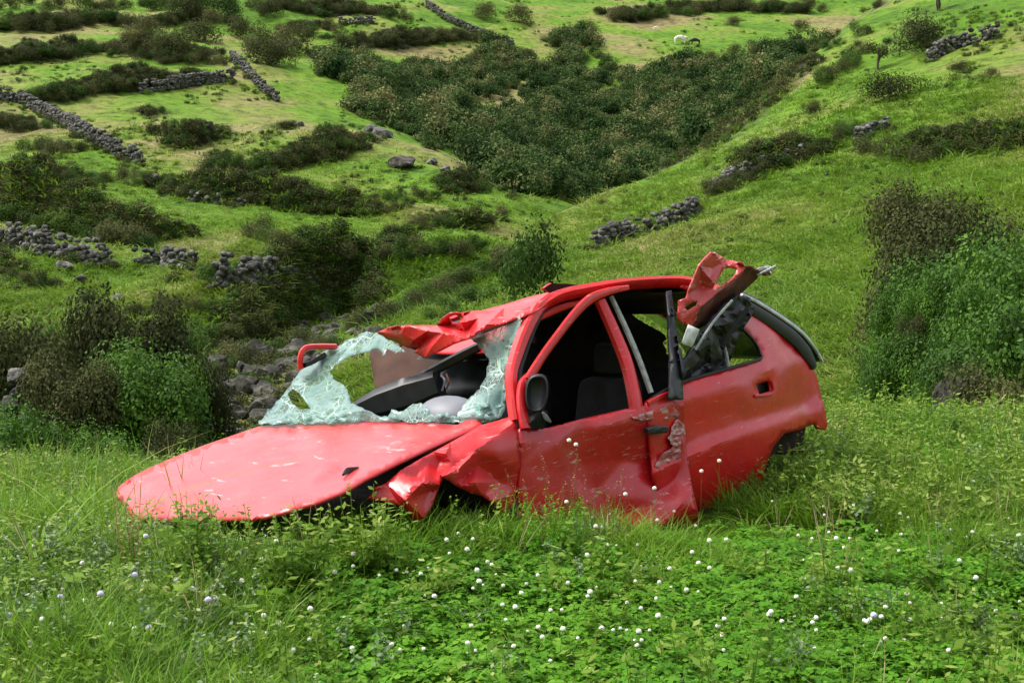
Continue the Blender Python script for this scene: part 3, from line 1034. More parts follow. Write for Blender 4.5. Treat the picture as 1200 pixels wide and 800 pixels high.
# near wing mirror: broken black housing without its glass
bm = bmesh.new()
bmesh.ops.create_uvsphere(bm, u_segments=32, v_segments=20, radius=1)
mc = side(629, 461, .09)
vd = Vector(CC - mc).normalized()
rt = Vector((0, 0, 1)).cross(vd).normalized()
up_ = vd.cross(rt).normalized()
for v in bm.verts:
    a, b, c = v.co.x, v.co.y, v.co.z
    if c > .55:
        c = .55 - (c - .55) * 1.6           # hollow where the glass was
    k = 1 - .18 * max(0, -b)                # narrower towards the foot
    a, b = math.copysign(abs(a) ** .75, a), math.copysign(abs(b) ** .75, b)
    v.co = Vector(mc) + rt * (a * .060 * k + b * .012) + up_ * (b * .100) + vd * (c * .06)
me = bpy.data.meshes.new('wing_mirror')
bm.to_mesh(me)
bm.free()
me.materials.append(M_BLACK)
finish(me, 45)
mir = link('wing_mirror', me, car)
beam('mirror_foot', [side(634, 480, .07), side(632, 489, .05), side(626, 498, .01)], [.07, .085, .11], .05, M_DARKTRIM, parent=mir)
beam('broken_edge', [side(636, 483, .10), side(640, 489, .085), side(645, 494, .06)], [.012, .03, .01], .01, M_GREY, parent=mir)

# ------------------------------------------------------------------ car: pillars, roof
beam('windscreen_pillar', [side(604, 493, -.03), side(600, 465, -.03), side(599, 438, -.02), side(606, 412, -.01), side(616, 386, 0), side(628, 363, .0), side(642, 349, -.01)], [.055, .05, .05, .062, .066, .07, .06], .06, M_RED)
beam('pillar_trim', [side(609, 470, -.05), side(607, 440, -.05), side(614, 415, -.05), side(625, 385, -.05), side(637, 360, -.05)], .03, .03, M_BLACK)
beam('centre_pillar', [side(703, 352, -.03), side(721, 392, -.03), side(735, 428, -.03), side(744, 468, -.03), side(747, 492, -.03)], [.06, .07, .078, .085, .085], .05, M_RED)
beam('window_seal', [side(716, 347, -.005), side(735, 388, -.005), side(750, 424, -.005), side(763, 460, -.005)], [.022, .03, .03, .03], .025, M_RUBBER)
beam('roof_rail', [side(628, 362, -.01), side(655, 347, -.01), side(693, 339, -.01), side(735, 333, -.01), side(790, 330, -.01), side(815, 334, -.01)], [.055, .05, .045, .035, .04, .05], .08, M_RED, out_dir=(0, .7, .7))
beam('inner_roof_rail', [side(628, 374, -.08), side(648, 364, -.08), side(668, 357, -.07), side(700, 349, -.07)], [.03, .04, .035, .02], .03, M_RED)
# crumpled roof front
roof_surf = plane_fit([(628, 362, 'y', .60), (442, 390, 'y', -.60), (497, 419, 'y', -.22), (590, 379, 'y', .50)])
ROOF = [(442, 389), (455, 384), (475, 381), (495, 381), (512, 381), (518, 373), (528, 367), (540, 367), (555, 364), (575, 364), (590, 361), (612, 356), (632, 350), (646, 346), (640, 356), (626, 366), (610, 372), (590, 379), (565, 388), (547, 397), (530, 404), (515, 412), (497, 420), (485, 412), (492, 406), (478, 408), (465, 401), (450, 396)]
RF = [(442, 389, 0), (475, 381, .05), (512, 381, .0), (528, 367, .08), (555, 364, -.02), (590, 361, .0), (646, 346, .0), (626, 366, .0), (590, 379, .02), (547, 397, .10), (515, 412, .12), (497, 420, .10), (485, 412, -.02), (478, 408, .06), (450, 396, .04),
      (470, 391, .12), (500, 395, -.03), (520, 390, .13), (526, 380, -.05), (540, 378, .12), (560, 373, .02), (545, 388, .02), (570, 380, .10), (590, 370, .0), (610, 364, .05), (508, 404, .14), (500, 388, .08), (535, 373, -.02), (485, 398, .1)]
panel('crumpled_roof_front', ROOF, roof_surf, M_REDSCR, 3.6, RF, crumple=0.005, cscale=7, thick=0.006, smooth_deg=18, seed=7, holes=[[(526, 372), (533, 369), (541, 371), (538, 378), (530, 379)]])
panel('roof_lining', [(445, 391), (500, 384), (560, 370), (628, 360), (626, 368), (590, 380), (545, 398), (497, 414), (470, 404)], lambda a, b, off=0: roof_surf(a, b, -.10), M_BLACK, 12, thick=0.01)
# main roof sheet, sagging across to the far side
rail = catmull([side(628, 362, -.03), side(655, 347, -.03), side(693, 339, -.03), side(735, 333, -.03), side(790, 330, -.03), side(835, 338, -.03), side(864, 347, -.03)], 5)
V, nl = [], 13
for i, p in enumerate(rail):
    for j in range(nl):
        t = j / (nl - 1)
        yy = p[1] * (1 - 2 * t)
        n_ = noise.noise(Vector((p[0] * 2.5, yy * 2.5, 3)))
        front = max(0, 1 - i / 9)
        fr2 = max(.22, 1 - i / 26)
        V.append((p[0] - 0.04 * t * front, yy, p[2] - 0.012 - 0.035 * math.sin(math.pi * t) * (0.4 + front) - 0.03 * abs(n_) - (0.15 * min(1, t * 2.6) + 0.10 * t) * fr2))
ix = np.arange(len(rail) * nl).reshape(len(rail), nl)
me = mesh_np('roof', V, np.stack([ix[:-1, :-1], ix[:-1, 1:], ix[1:, 1:], ix[1:, :-1]], -1).reshape(-1, 4), [M_RED])
finish(me, 30)
ro = link('roof', me, car)
sm = ro.modifiers.new('thickness', 'SOLIDIFY')
sm.thickness = 0.012
me = mesh_np('headliner', np.array(V) + np.array([0, 0, -.035]), np.stack([ix[:-1, :-1], ix[:-1, 1:], ix[1:, 1:], ix[1:, :-1]], -1).reshape(-1, 4), [M_BLACK])
link('headliner', me, ro)

# ------------------------------------------------------------------ car: rear side
REAR = [(797, 336), (803, 329), (820, 330), (840, 333), (865, 345), (885, 361), (900, 374), (922, 391), (945, 414), (957, 440), (963, 466), (966, 476), (970, 499), (967, 504), (958, 503), (955, 496), (938, 503), (919, 508), (906, 524), (897, 548), (892, 576), (885, 591), (878, 598), (864, 604), (823, 608), (800, 612), (776, 600), (766, 560), (760, 500), (757, 472),
        (780, 458), (801, 448), (855, 432), (890, 422), (892, 415), (885, 400), (870, 384), (845, 361), (815, 343)]
T_ = [(760, 542), (800, 525), (860, 500), (890, 490), (925, 479), (963, 466)]
B_ = [(762, 556), (803, 536), (860, 512), (892, 502), (925, 491), (966, 477)]
RFE = [(797, 336, 0), (840, 333, -.01), (885, 361, -.012), (922, 391, -.02), (957, 440, -.02), (757, 472, .0), (801, 448, .0), (855, 432, .0), (892, 418, .0), (885, 400, .0), (845, 361, .0),
       (770, 478, .006), (805, 464, .008), (860, 447, .008), (900, 437, .006), (915, 425, .004), (930, 420, .005), (880, 385, .01), (905, 395, .012)]
T_, B_ = resample(T_, 9, False), resample(B_, 9, False)
RFE += [(a, b, -.004) for a, b in T_] + [(a, b, .026) for a, b in B_] + [(970, 499, .02), (938, 503, .02), (919, 508, .02), (906, 524, .015), (897, 548, .0), (885, 591, -.02), (864, 604, -.03), (823, 608, -.04), (776, 600, -.03), (870, 560, .0), (820, 565, .005), (830, 585, -.01), (880, 580, -.03), (800, 575, -.01), (860, 480, -.004), (820, 495, -.006), (915, 462, .004), (940, 440, .0),
      (880, 445, -.01), (902, 441, -.015), (912, 455, .008), (905, 468, .004), (885, 472, .002)]
rear = panel('rear_side', REAR, side, M_RED, 6.0, RFE, holes=[[(886, 450), (901, 446), (904, 458), (890, 462)]], crumple=0.0012, cscale=4, thick=0.016, smooth_deg=22, seed=4, relax=1)
panel('handle_recess', [(883, 447), (903, 443), (907, 460), (887, 465)], lambda a, b, off=0: side(a, b, off - .05), M_BLACK, 6, thick=0.01, parent=rear)
beam('handle_rim', [side(884, 464, .004), side(897, 463, .008), side(906, 459, .006), side(904, 446, .004)], .018, .02, M_RED, parent=rear)
beam('window_seal', [side(764, 466, .002), side(801, 447, .002), side(855, 431, .002), side(889, 421, .002), side(891, 415, .002), side(884, 400, .002), side(870, 385, .002)], .016, .02, M_BLACK, parent=rear)
beam('quarter_divider', [side(846, 398, -.03), side(851, 415, -.03), side(854, 432, -.03)], .018, .02, M_RUBBER, parent=rear)
# rear wheel arch with its dark liner and bumper bracket
wa = [on(a, b, 'y', .62) for a, b in ((897, 560), (903, 533), (915, 520), (935, 512), (952, 506))]
panel('arch_liner', [(893, 556), (905, 512), (935, 498), (944, 500), (941, 530), (925, 533), (905, 532), (899, 552)], lambda a, b, off=0: on(a, b, 'y', .60 + off), M_LINER, 6, crumple=0.01, thick=0.03)
lbox('rear_subframe', (-2.30, -2.05), (-0.5, 0.3), (0.36, 0.5), M_LINER, 0.06)
lbox('rear_panel', (-2.60, -2.54), (-0.62, 0.64), (0.48, 0.78), M_RED, 0.02)
# black strip hanging in the rear door opening
panel('hanging_trim', [(781, 341), (787, 340), (791, 370), (796, 415), (800, 440), (801, 468), (783, 468), (783, 430), (785, 395), (783, 365)], lambda a, b, off=0: side(a, b, off + .05), M_BLACK, 6, [(781, 341, -.02), (787, 340, -.02), (783, 468, 0), (792, 468, .025), (801, 468, 0), (789, 420, .025), (785, 380, .015)], thick=0.02)
beam('sill_strip', [side(758, 473, .0), side(770, 466, .004), side(783, 461, .004)], .03, .03, M_RED)

# ------------------------------------------------------------------ car: torn door inner standing up by the rear window
def fl(px, py, off=0.0):
    return on(px, py, 'y', .70 + off)
torn = panel('torn_door_inner', [(834, 296), (843, 299), (851, 304), (862, 306), (870, 309), (874, 313), (868, 323), (856, 332), (845, 340), (833, 350), (822, 359), (815, 372), (811, 384), (803, 380), (796, 376), (794, 362), (795, 352), (804, 349), (806, 345), (810, 335), (814, 326), (820, 311), (827, 302)], fl, M_REDTORN, 4,
             [(834, 296, .05), (851, 304, -.02), (874, 313, .06), (845, 340, .06), (822, 359, .07), (811, 384, .03), (796, 376, .02), (795, 352, .0), (806, 345, .03), (820, 311, .06), (835, 315, .0), (822, 335, .0), (828, 322, .05)], holes=[[(851, 311), (864, 314), (861, 323), (850, 331), (838, 339), (833, 342), (842, 326)], [(802, 360), (812, 354), (818, 352), (816, 358), (806, 364)]], crumple=0.006, cscale=9, thick=0.012, smooth_deg=15, seed=12)
panel('rusty_underside', [(874, 313), (883, 314), (891, 319), (887, 327), (876, 337), (866, 346), (852, 358), (843, 366), (832, 377), (821, 384), (811, 386), (815, 372), (822, 360), (833, 351), (845, 341), (857, 333), (868, 324)], lambda a, b, off=0: fl(a, b, off - .02), M_RUST, 5, [(874, 313, .06), (845, 341, .06), (822, 360, .06), (811, 386, .02), (891, 319, -.05), (866, 346, -.06), (843, 366, -.06), (821, 384, -.03)], crumple=0.015, cscale=10, thick=0.015, parent=torn, seed=13)
for k in range(7):
    a = (887 + random.uniform(-2, 2), 318 + random.uniform(-3, 5))
    b = (897 + random.uniform(-3, 6), 317 + random.uniform(-6, 8))
    c = (902 + random.uniform(-4, 7), 318 + random.uniform(-7, 7))
    beam('frayed_wire', [fl(*a, off=.0), fl(*b, off=random.uniform(-.06, .06)), fl(*c, off=random.uniform(-.1, .1))], .012, .012, M_RUST if k % 2 else M_RUBBER, parent=torn, n=3)
card = panel('black_door_card', [(865, 346), (876, 351), (885, 360), (880, 372), (871, 385), (862, 405), (853, 431), (830, 438), (801, 447), (797, 432), (806, 418), (814, 404), (822, 388), (832, 376), (846, 360)], lambda a, b, off=0: fl(a, b, off + .02), M_BLACK, 5,
             [(865, 346, 0), (885, 360, 0), (871, 385, -.02), (853, 431, -.04), (801, 447, .0), (806, 418, .03), (832, 376, .03), (846, 360, .03), (850, 375, .04), (836, 400, .04), (820, 420, .03), (858, 372, -.02), (842, 398, -.03), (828, 425, -.03)], crumple=0.03, cscale=9, thick=0.03, smooth_deg=15, seed=14)
panel('sticker', [(807, 380), (820, 386), (811, 407), (799, 402)], lambda a, b, off=0: fl(a, b, off + .07), M_LABEL, 6, thick=0.004, parent=card)
beam('card_rib', [fl(858, 352, .07), fl(840, 372, .08), fl(826, 392, .08), fl(815, 410, .07)], .014, .014, M_RUBBER, parent=card)
beam('card_rib', [fl(876, 362, .05), fl(858, 385, .06), fl(846, 408, .05)], .03, .02, M_DARKTRIM, parent=card)

# ------------------------------------------------------------------ car: tailgate
tg_px = [(866, 345), (884, 354), (902, 365), (920, 377), (938, 391), (952, 408), (961, 424)]
tg = [on(a, b, 'y', .56) for a, b in tg_px]
tgn = catmull(tg, 4)
nl = 9
V = []
for p in tgn:
    for j in range(nl):
        t = j / (nl - 1)
        V.append((p[0] - 0.03 * math.sin(math.pi * t), p[1] - 1.12 * t, p[2]))
ix = np.arange(len(tgn) * nl).reshape(len(tgn), nl)
me = mesh_np('tailgate', V, np.stack([ix[:-1, :-1], ix[:-1, 1:], ix[1:, 1:], ix[1:, :-1]], -1).reshape(-1, 4), [M_DARKGLASS])
finish(me, 40)
to = link('tailgate', me, car)
to.modifiers.new('thickness', 'SOLIDIFY').thickness = 0.03
beam('tailgate_edge', [np.array(p) + np.array([0.0, .02, .0]) for p in tg], [.016, .018, .02, .02, .02, .018, .012], .02, M_PALE, parent=to)
beam('tailgate_seal', [on(a - 7, b + 6, 'y', .60) for a, b in tg_px], [.05, .07, .075, .08, .085, .09, .05], .03, M_BLACK, parent=to)

# ------------------------------------------------------------------ car: smashed windscreen
GL = [(302, 497), (308, 488), (315, 480), (326, 468), (335, 457), (345, 443), (355, 430), (372, 417), (395, 405), (415, 394), (430, 388), (442, 389), (452, 396), (463, 402), (475, 411), (468, 411), (462, 413), (455, 408), (449, 417), (444, 408), (430, 412), (415, 415), (400, 423), (386, 434), (391, 443), (405, 452), (410, 464), (411, 472), (420, 475), (432, 482), (442, 487), (455, 487), (459, 480), (463, 479), (467, 483), (476, 479), (484, 474), (492, 472), (498, 476), (504, 483), (508, 488), (535, 488), (540, 480), (547, 470), (556, 463), (562, 455), (567, 445), (571, 435), (573, 421), (567, 414), (562, 404), (552, 399), (547, 395), (565, 387), (590, 377), (601, 371), (611, 372), (607, 388), (598, 412), (591, 438), (592, 460), (592, 478), (584, 491), (562, 495), (515, 494), (440, 493), (365, 496)]
GF = [(302, 497, -.01), (335, 457, 0), (372, 417, 0), (430, 388, 0), (475, 411, .03), (430, 412, -.02), (386, 434, -.05), (411, 472, .06), (442, 487, .02), (463, 479, .04), (492, 472, .05), (508, 488, .02), (535, 488, .02), (562, 455, -.03), (573, 421, -.03), (547, 395, 0), (611, 372, 0), (591, 438, 0), (584, 491, 0), (515, 494, 0), (440, 493, 0), (365, 496, 0),
      (400, 465, .06), (385, 478, .05), (372, 452, -.05), (360, 466, -.02), (350, 484, .05), (400, 485, .05), (330, 485, .02), (380, 425, .03), (410, 405, -.02), (575, 455, .04), (585, 420, -.03), (575, 395, .03), (570, 480, .03), (425, 481, .07)]
glass = panel('shattered_windscreen', GL, ws_surf, M_GLASS, 4.0, GF, holes=[[(337, 461), (343, 455), (350, 460), (358, 470), (364, 479), (352, 479), (342, 472)]], crumple=0.006, cscale=9, thick=0.004, smooth_deg=14, ragged=1.4, seed=15)
for k in range(26):
    a = random.choice([(random.uniform(330, 440), random.uniform(487, 493)), (random.uniform(455, 545), random.uniform(486, 493)), (random.uniform(560, 588), random.uniform(470, 490))])
    s = random.uniform(4, 9)
    panel('glass_shard', [(a[0] - s, a[1] + random.uniform(-1, 2)), (a[0] + random.uniform(-3, 3), a[1] - s * random.uniform(.5, 1.2)), (a[0] + s, a[1] + random.uniform(-2, 2)), (a[0], a[1] + s * .4)], lambda p, q, off=0: ws_surf(p, q, .025 + off), M_GLASS, 20, [(a[0], a[1], random.uniform(0, .04)), (a[0] + 9, a[1] + 9, 0), (a[0] - 9, a[1] + 9, 0), (a[0], a[1] - 9, 0)], thick=0.005, parent=glass, seed=k)

# far side: red frame by the windscreen edge, mirrored rear flank, plain far door
far = beam('far_mirror', [on(a, b, 'y', -.86) for a, b in ((352, 432), (352, 420), (355, 411), (362, 407), (376, 406), (390, 406))], .035, .09, M_RED, out_dir=tuple(lray(360, 415)))
beam('mirror_hinge', [on(a, b, 'y', -.86) for a, b in ((356, 428), (366, 424), (380, 416))], .03, .05, M_BLACK, out_dir=tuple(lray(360, 415)), parent=far)
co = np.array([v.co[:] for v in rear.data.vertices])
co[:, 1] *= -1
fc = np.array([p.vertices[:] for p in rear.data.polygons])[:, ::-1]
me = mesh_np('rear_side', co, fc, [M_RED])
finish(me, 22)
fr = link('rear_side', me, car)
fr.modifiers.new('thickness', 'SOLIDIFY').thickness = 0.016
lbox('far_front_door', (-1.0, 0.0), (-0.81, -0.76), (0.2, 0.88), M_RED, 0.02)
lbox('far_door_top', (-2.0, -0.95), (-0.78, -0.745), (0.925, 0.955), M_PALE, 0.01)
beam('far_centre_pillar', [(-1.0, -.78, .9), (-.9, -.70, 1.2), (-.85, -.62, 1.40)], .09, .05, M_RED)

# dark linings inside the far flank and an added dark sheet as cabin shade at the far front window
me = mesh_np('side_lining', co + np.array([0, .03, 0]), fc, [M_DARKTRIM])
link('side_lining', me, fr)
lbox('far_door_lining', (-1.0, 0.0), (-0.755, -0.73), (0.2, 0.90), M_DARKTRIM, 0.01)
panel('dark_cabin_sheet', [(628, 374), (650, 362), (700, 352), (716, 380), (730, 430), (738, 478), (690, 488), (640, 498), (612, 470), (612, 430), (618, 400)], lambda a, b, off=0: on(a, b, 'y', -.50 + off), M_DARKTRIM, 14, crumple=.05, cscale=4, thick=.02)

# ------------------------------------------------------------------ plant meshes
def unit(v):
    return v / (np.linalg.norm(v, axis=-1, keepdims=True) + 1e-9)


def leaf_quads(P_, Nrm, Up, ln, wd):
    """pointed leaf quads: centre, normal, long direction, length, width"""
    Up = unit(Up - Nrm * (Up * Nrm).sum(1, keepdims=True))
    Sd = np.cross(Nrm, Up)
    a = P_ - Up * ln[:, None] * .5
    b = P_ + Sd * wd[:, None] * .5
    c = P_ + Up * ln[:, None] * .5
    d = P_ - Sd * wd[:, None] * .5
    V = np.stack([a, b, c, d], 1).reshape(-1, 3)
    return V, np.arange(len(V)).reshape(-1, 4)


def bush_mesh(name, seed, mat, n, leaf, kind='round', aspect=0.8, lobes=9, needle=False):
    """unit shrub: about 1 in radius, standing on z = 0; leaves through the volume of uneven lobes"""
    g = np.random.default_rng(seed)
    L, Rr = [], []
    for i in range(lobes):
        a = g.uniform(0, 2 * math.pi)
        r = math.sqrt(g.uniform(0, 1)) * 0.68
        top = aspect * (1.25 - 0.7 * r) * g.uniform(0.65, 1.15)
        L.append((math.cos(a) * r, math.sin(a) * r, top * g.uniform(0.45, 0.85)))
        Rr.append(g.uniform(0.26, 0.46))
    L, Rr = np.array(L), np.array(Rr)
    k = g.choice(lobes, n, p=Rr ** 2 / (Rr ** 2).sum())
    D = unit(g.normal(size=(n, 3)))
    rad_ = Rr[k] * (g.uniform(0, 1, n) ** 0.28) * (1 + 0.28 * np.sin(D[:, 0] * 7 + k) * np.cos(D[:, 1] * 6 + k * 2))
    P_ = L[k] + D * rad_[:, None] * np.array([1, 1, 0.9])
    # twigs that leave the outline
    m = g.uniform(0, 1, n) < 0.10
    P_[m] += D[m] * g.uniform(0.03, 0.16, m.sum())[:, None]
    P_[:, 2] = np.abs(P_[:, 2])
    Nr = unit(D * 1.0 + g.normal(size=(n, 3)) * 0.45 + np.array([0, 0, 0.3]))
    Up = unit(D * (0.9 if needle else 0.4) + np.array([0, 0, 0.5]) + g.normal(size=(n, 3)) * 0.4)
    ln = leaf * g.uniform(0.7, 1.4, n) * (1.5 if needle else 1)
    wd_ = ln * (0.28 if needle else 0.62)
    V, Q = leaf_quads(P_, Nr, Up, ln, wd_)
    # clump-to-clump tint
    tint = g.uniform(0.1, 0.75, lobes)[k] * 0.6 + g.uniform(0, 0.45, n)
    return mesh_np(name, V, Q, [mat], attr=np.clip(tint, 0, 1))


def stems_mesh(name, seed, mat, n=7, h=0.7, r=0.035, spread=0.55):
    g = np.random.default_rng(seed)
    V, Fq = [], []
    for i in range(n):
        a = g.uniform(0, 2 * math.pi)
        tip = np.array([math.cos(a) * g.uniform(.2, 1) * spread, math.sin(a) * g.uniform(.2, 1) * spread, h * g.uniform(.6, 1.1)])
        b0 = np.array([math.cos(a) * .06, math.sin(a) * .06, -.08])
        s = len(V)
        for j in range(5):
            t = j / 4
            p = b0 + (tip - b0) * t + np.array([0, 0, .12]) * math.sin(math.pi * t) + g.normal(size=3) * .02 * (j > 0)
            for q in range(5):
                V.append(p + np.array([math.cos(q * 1.257), math.sin(q * 1.257), 0]) * r * (1 - .75 * t))
        for j in range(4):
            for q in range(5):
                Fq.append((s + j * 5 + q, s + j * 5 + (q + 1) % 5, s + (j + 1) * 5 + (q + 1) % 5, s + (j + 1) * 5 + q))
    return mesh_np(name, V, np.array(Fq), [mat], smooth=True)


def blades_mesh(name, seed, mat, n, h, spread, width=0.006, lean=0.5, segs=4):
    """tuft of bending grass blades"""
    g = np.random.default_rng(seed)
    a = g.uniform(0, 2 * math.pi, n)
    r = spread * np.sqrt(g.uniform(0, 1, n))
    root = np.stack([np.cos(a) * r, np.sin(a) * r, np.full(n, -0.02)], 1)
    la = a + g.normal(size=n) * 0.9
    ld = np.stack([np.cos(la), np.sin(la), np.zeros(n)], 1)
    hh = h * g.uniform(0.45, 1.15, n)
    le = hh * lean * g.uniform(0.2, 1.6, n)
    w = width * g.uniform(0.6, 1.4, n)
    tw = g.uniform(-1, 1, n)
    sd_ = np.stack([-np.sin(la + tw), np.cos(la + tw), np.zeros(n)], 1)
    rows = []
    for j in range(segs + 1):
        t = j / segs
        c = root + ld * (le * t ** 2.2)[:, None]
        c[:, 2] += hh * (t - 0.25 * lean * t ** 3)
        ww = w * (1 - t ** 1.6) + 0.0006
        rows.append(np.stack([c - sd_ * ww[:, None] * .5, c + sd_ * ww[:, None] * .5], 1))
    V = np.stack(rows, 1).reshape(-1, 3)           # n, segs+1, 2
    k = (segs + 1) * 2
    base = np.arange(n)[:, None] * k
    Q = []
    for j in range(segs):
        Q.append(np.concatenate([base + j * 2, base + j * 2 + 1, base + j * 2 + 3, base + j * 2 + 2], 1))
    Q = np.stack(Q, 1).reshape(-1, 4)
    at_ = np.repeat(np.clip(g.normal(0.48, 0.22, n), 0, 1), segs)
    return mesh_np(name, V, Q, [mat], attr=at_)


def clover_mesh(name, seed, mat, n, spread, h):
    """low patch of three-part leaves on thin stalks"""
    g = np.random.default_rng(seed)
    a = g.uniform(0, 2 * math.pi, n)
    r = spread * np.sqrt(g.uniform(0, 1, n))
    hh = h * g.uniform(0.4, 1.1, n) * (1 - 0.35 * (r / spread) ** 2)
    C_ = np.stack([np.cos(a) * r, np.sin(a) * r, hh], 1)
    tilt = g.normal(size=(n, 3)) * 0.28
    up = unit(np.array([0, 0, 1.0]) + tilt)
    s0 = g.uniform(0, 2 * math.pi, n)
    sz = g.uniform(0.013, 0.023, n)
    Vs, Qs, at_ = [], [], []
    rv = np.clip(g.normal(.5, .22, n), 0, 1)
    off = 0
    for k in range(3):
        an = s0 + k * 2.094
        d = np.stack([np.cos(an), np.sin(an), np.zeros(n)], 1)
        d = unit(d - up * (d * up).sum(1, keepdims=True))
        sd_ = np.cross(up, d)
        tip = d * sz[:, None] * 1.05 - up * sz[:, None] * .15
        v = np.stack([C_, C_ + d * sz[:, None] * .55 + sd_ * sz[:, None] * .5, C_ + tip + sd_ * sz[:, None] * .25, C_ + tip - sd_ * sz[:, None] * .25, C_ + d * sz[:, None] * .55 - sd_ * sz[:, None] * .5], 1)
        Vs.append(v.reshape(-1, 3))
        Qs.append(np.arange(n * 5).reshape(-1, 5) + off)
        off += n * 5
        at_.append(np.clip(rv + g.normal(0, .05, n), 0, 1))
    return mesh_np(name, np.concatenate(Vs), np.concatenate(Qs), [mat], attr=np.concatenate(at_))


def weed_mesh(name, seed, mat, stems, h, leaf, spread=0.1, per=14, width=0.5, droop=0.2):
    """leafy stems: leaves in spirals up each stem"""
    g = np.random.default_rng(seed)
    n = stems * per
    sa = np.repeat(g.uniform(0, 2 * math.pi, stems), per)
    sr = np.repeat(g.uniform(0, spread, stems), per)
    sh = np.repeat(h * g.uniform(.5, 1.1, stems), per)
    ll = np.repeat(g.uniform(.1, .6, stems), per)
    t = np.tile(np.linspace(.12, 1, per), stems)
    c = np.stack([np.cos(sa) * (sr + ll * sh * t ** 1.5 * .6), np.sin(sa) * (sr + ll * sh * t ** 1.5 * .6), sh * t], 1)
    an = g.uniform(0, 2 * math.pi, n)
    d = unit(np.stack([np.cos(an), np.sin(an), g.uniform(-.1, .7, n) - droop], 1))
    ln = leaf * g.uniform(.6, 1.25, n) * (1.15 - .5 * t)
    P_ = c + d * ln[:, None] * .5
    Nr = unit(np.array([0, 0, 1.0]) + g.normal(size=(n, 3)) * .45)
    V, Q = leaf_quads(P_, Nr, d, ln, ln * width)
    at_ = np.clip(.25 + .4 * t + g.normal(0, .15, n), 0, 1)
    # the stems themselves as thin strips
    V2, Q2 = [], []
    s = len(V)
    for i in range(stems):
        b = np.array([math.cos(sa[i * per]) * sr[i * per], math.sin(sa[i * per]) * sr[i * per], -.02])
        e = c[(i + 1) * per - 1]
        w = np.array([.002, .002, 0])
        V2 += [b - w, b + w, e + w * .4, e - w * .4]
        Q2.append((s, s + 1, s + 2, s + 3))
        s += 4
    return mesh_np(name, np.concatenate([V, np.array(V2)]), np.concatenate([Q, np.array(Q2)]), [mat], attr=np.concatenate([at_, np.full(stems, .4)]))


def dry_mesh(name, seed, mat, n, h):
    """flowering grass stalks with thin seed heads"""
    g = np.random.default_rng(seed)
    Vs, Qs, at_ = [], [], []
    s = 0
    for i in range(n):
        a = g.uniform(0, 2 * math.pi)
        le = g.uniform(.1, .5) * h
        hh = h * g.uniform(.6, 1.1)
        sd_ = np.array([-math.sin(a + .8), math.cos(a + .8), 0])
        pts = []
        for j in range(6):
            t = j / 5
            pts.append(np.array([math.cos(a) * le * t ** 2, math.sin(a) * le * t ** 2, hh * t - .02]))
        for j in range(5):
            w = .0007 if j < 3 else .0018
            w2 = .0007 if j < 2 else (.0024 if j < 4 else .0006)
            Vs += [pts[j] - sd_ * w, pts[j] + sd_ * w, pts[j + 1] + sd_ * w2, pts[j + 1] - sd_ * w2]
            Qs.append((s, s + 1, s + 2, s + 3))
            at_.append(g.uniform(.2, 1))
            s += 4
    return mesh_np(name, np.array(Vs), np.array(Qs), [mat], attr=np.array(at_))


def scatter(name, meshes, P_, rotz, scl, idx, tilt=0.12):
    """one object that strews copies of small plant meshes over given ground points"""
    coll = bpy.data.collections.new(name + '_kinds')
    for i, me in enumerate(meshes):
        coll.objects.link(bpy.data.objects.new('%s_%02d' % (name, i), me))
    pm = bpy.data.meshes.new(name)
    n = len(P_)
    pm.vertices.add(n)
    pm.vertices.foreach_set('co', np.asarray(P_, np.float32).ravel())
    R3 = np.stack([rng.normal(0, tilt, n), rng.normal(0, tilt, n), rotz], 1)
    a = pm.attributes.new('rot', 'FLOAT_VECTOR', 'POINT')
    a.data.foreach_set('vector', R3.astype(np.float32).ravel())
    a = pm.attributes.new('scl', 'FLOAT', 'POINT')
    a.data.foreach_set('value', np.asarray(scl, np.float32))
    a = pm.attributes.new('kindno', 'INT', 'POINT')
    a.data.foreach_set('value', np.asarray(idx, np.int32))
    o = link(name, pm)
    tree = bpy.data.node_groups.new(name, 'GeometryNodeTree')
    tree.interface.new_socket('Geometry', in_out='INPUT', socket_type='NodeSocketGeometry')
    tree.interface.new_socket('Geometry', in_out='OUTPUT', socket_type='NodeSocketGeometry')
    gi, go = tree.nodes.new('NodeGroupInput'), tree.nodes.new('NodeGroupOutput')
    ci = tree.nodes.new('GeometryNodeCollectionInfo')
    ci.inputs['Collection'].default_value = coll
    ci.inputs['Separate Children'].default_value = True
    ci.inputs['Reset Children'].default_value = True
    ip = tree.nodes.new('GeometryNodeInstanceOnPoints')
    ip.inputs['Pick Instance'].default_value = True
    for nm, ty, sock in (('rot', 'FLOAT_VECTOR', 'Rotation'), ('scl', 'FLOAT', 'Scale'), ('kindno', 'INT', 'Instance Index')):
        na_ = tree.nodes.new('GeometryNodeInputNamedAttribute')
        na_.data_type = ty
        na_.inputs['Name'].default_value = nm
        tree.links.new(na_.outputs[0], ip.inputs[sock])
    tree.links.new(gi.outputs[0], ip.inputs['Points'])
    tree.links.new(ci.outputs[0], ip.inputs['Instance'])
    tree.links.new(ip.outputs[0], go.inputs[0])
    o.modifiers.new('strew', 'NODES').node_group = tree
    return tag(o, kind='stuff')


def to_px(P_):
    d = P_ - CAM
    f = d[:, 1] * math.cos(PITCH) - d[:, 2] * math.sin(PITCH)
    u = d[:, 1] * math.sin(PITCH) + d[:, 2] * math.cos(PITCH)
    return np.stack([600 + FPX * d[:, 0] / f, 400 - FPX * u / f], 1)


def in_car(P_, mx=0.0):
    q = (P_ - CO) @ CM.T
    return (q[:, 0] > -2.55 - mx) & (q[:, 0] < 0.95 + mx) & (np.abs(q[:, 1]) < 0.80 + mx)


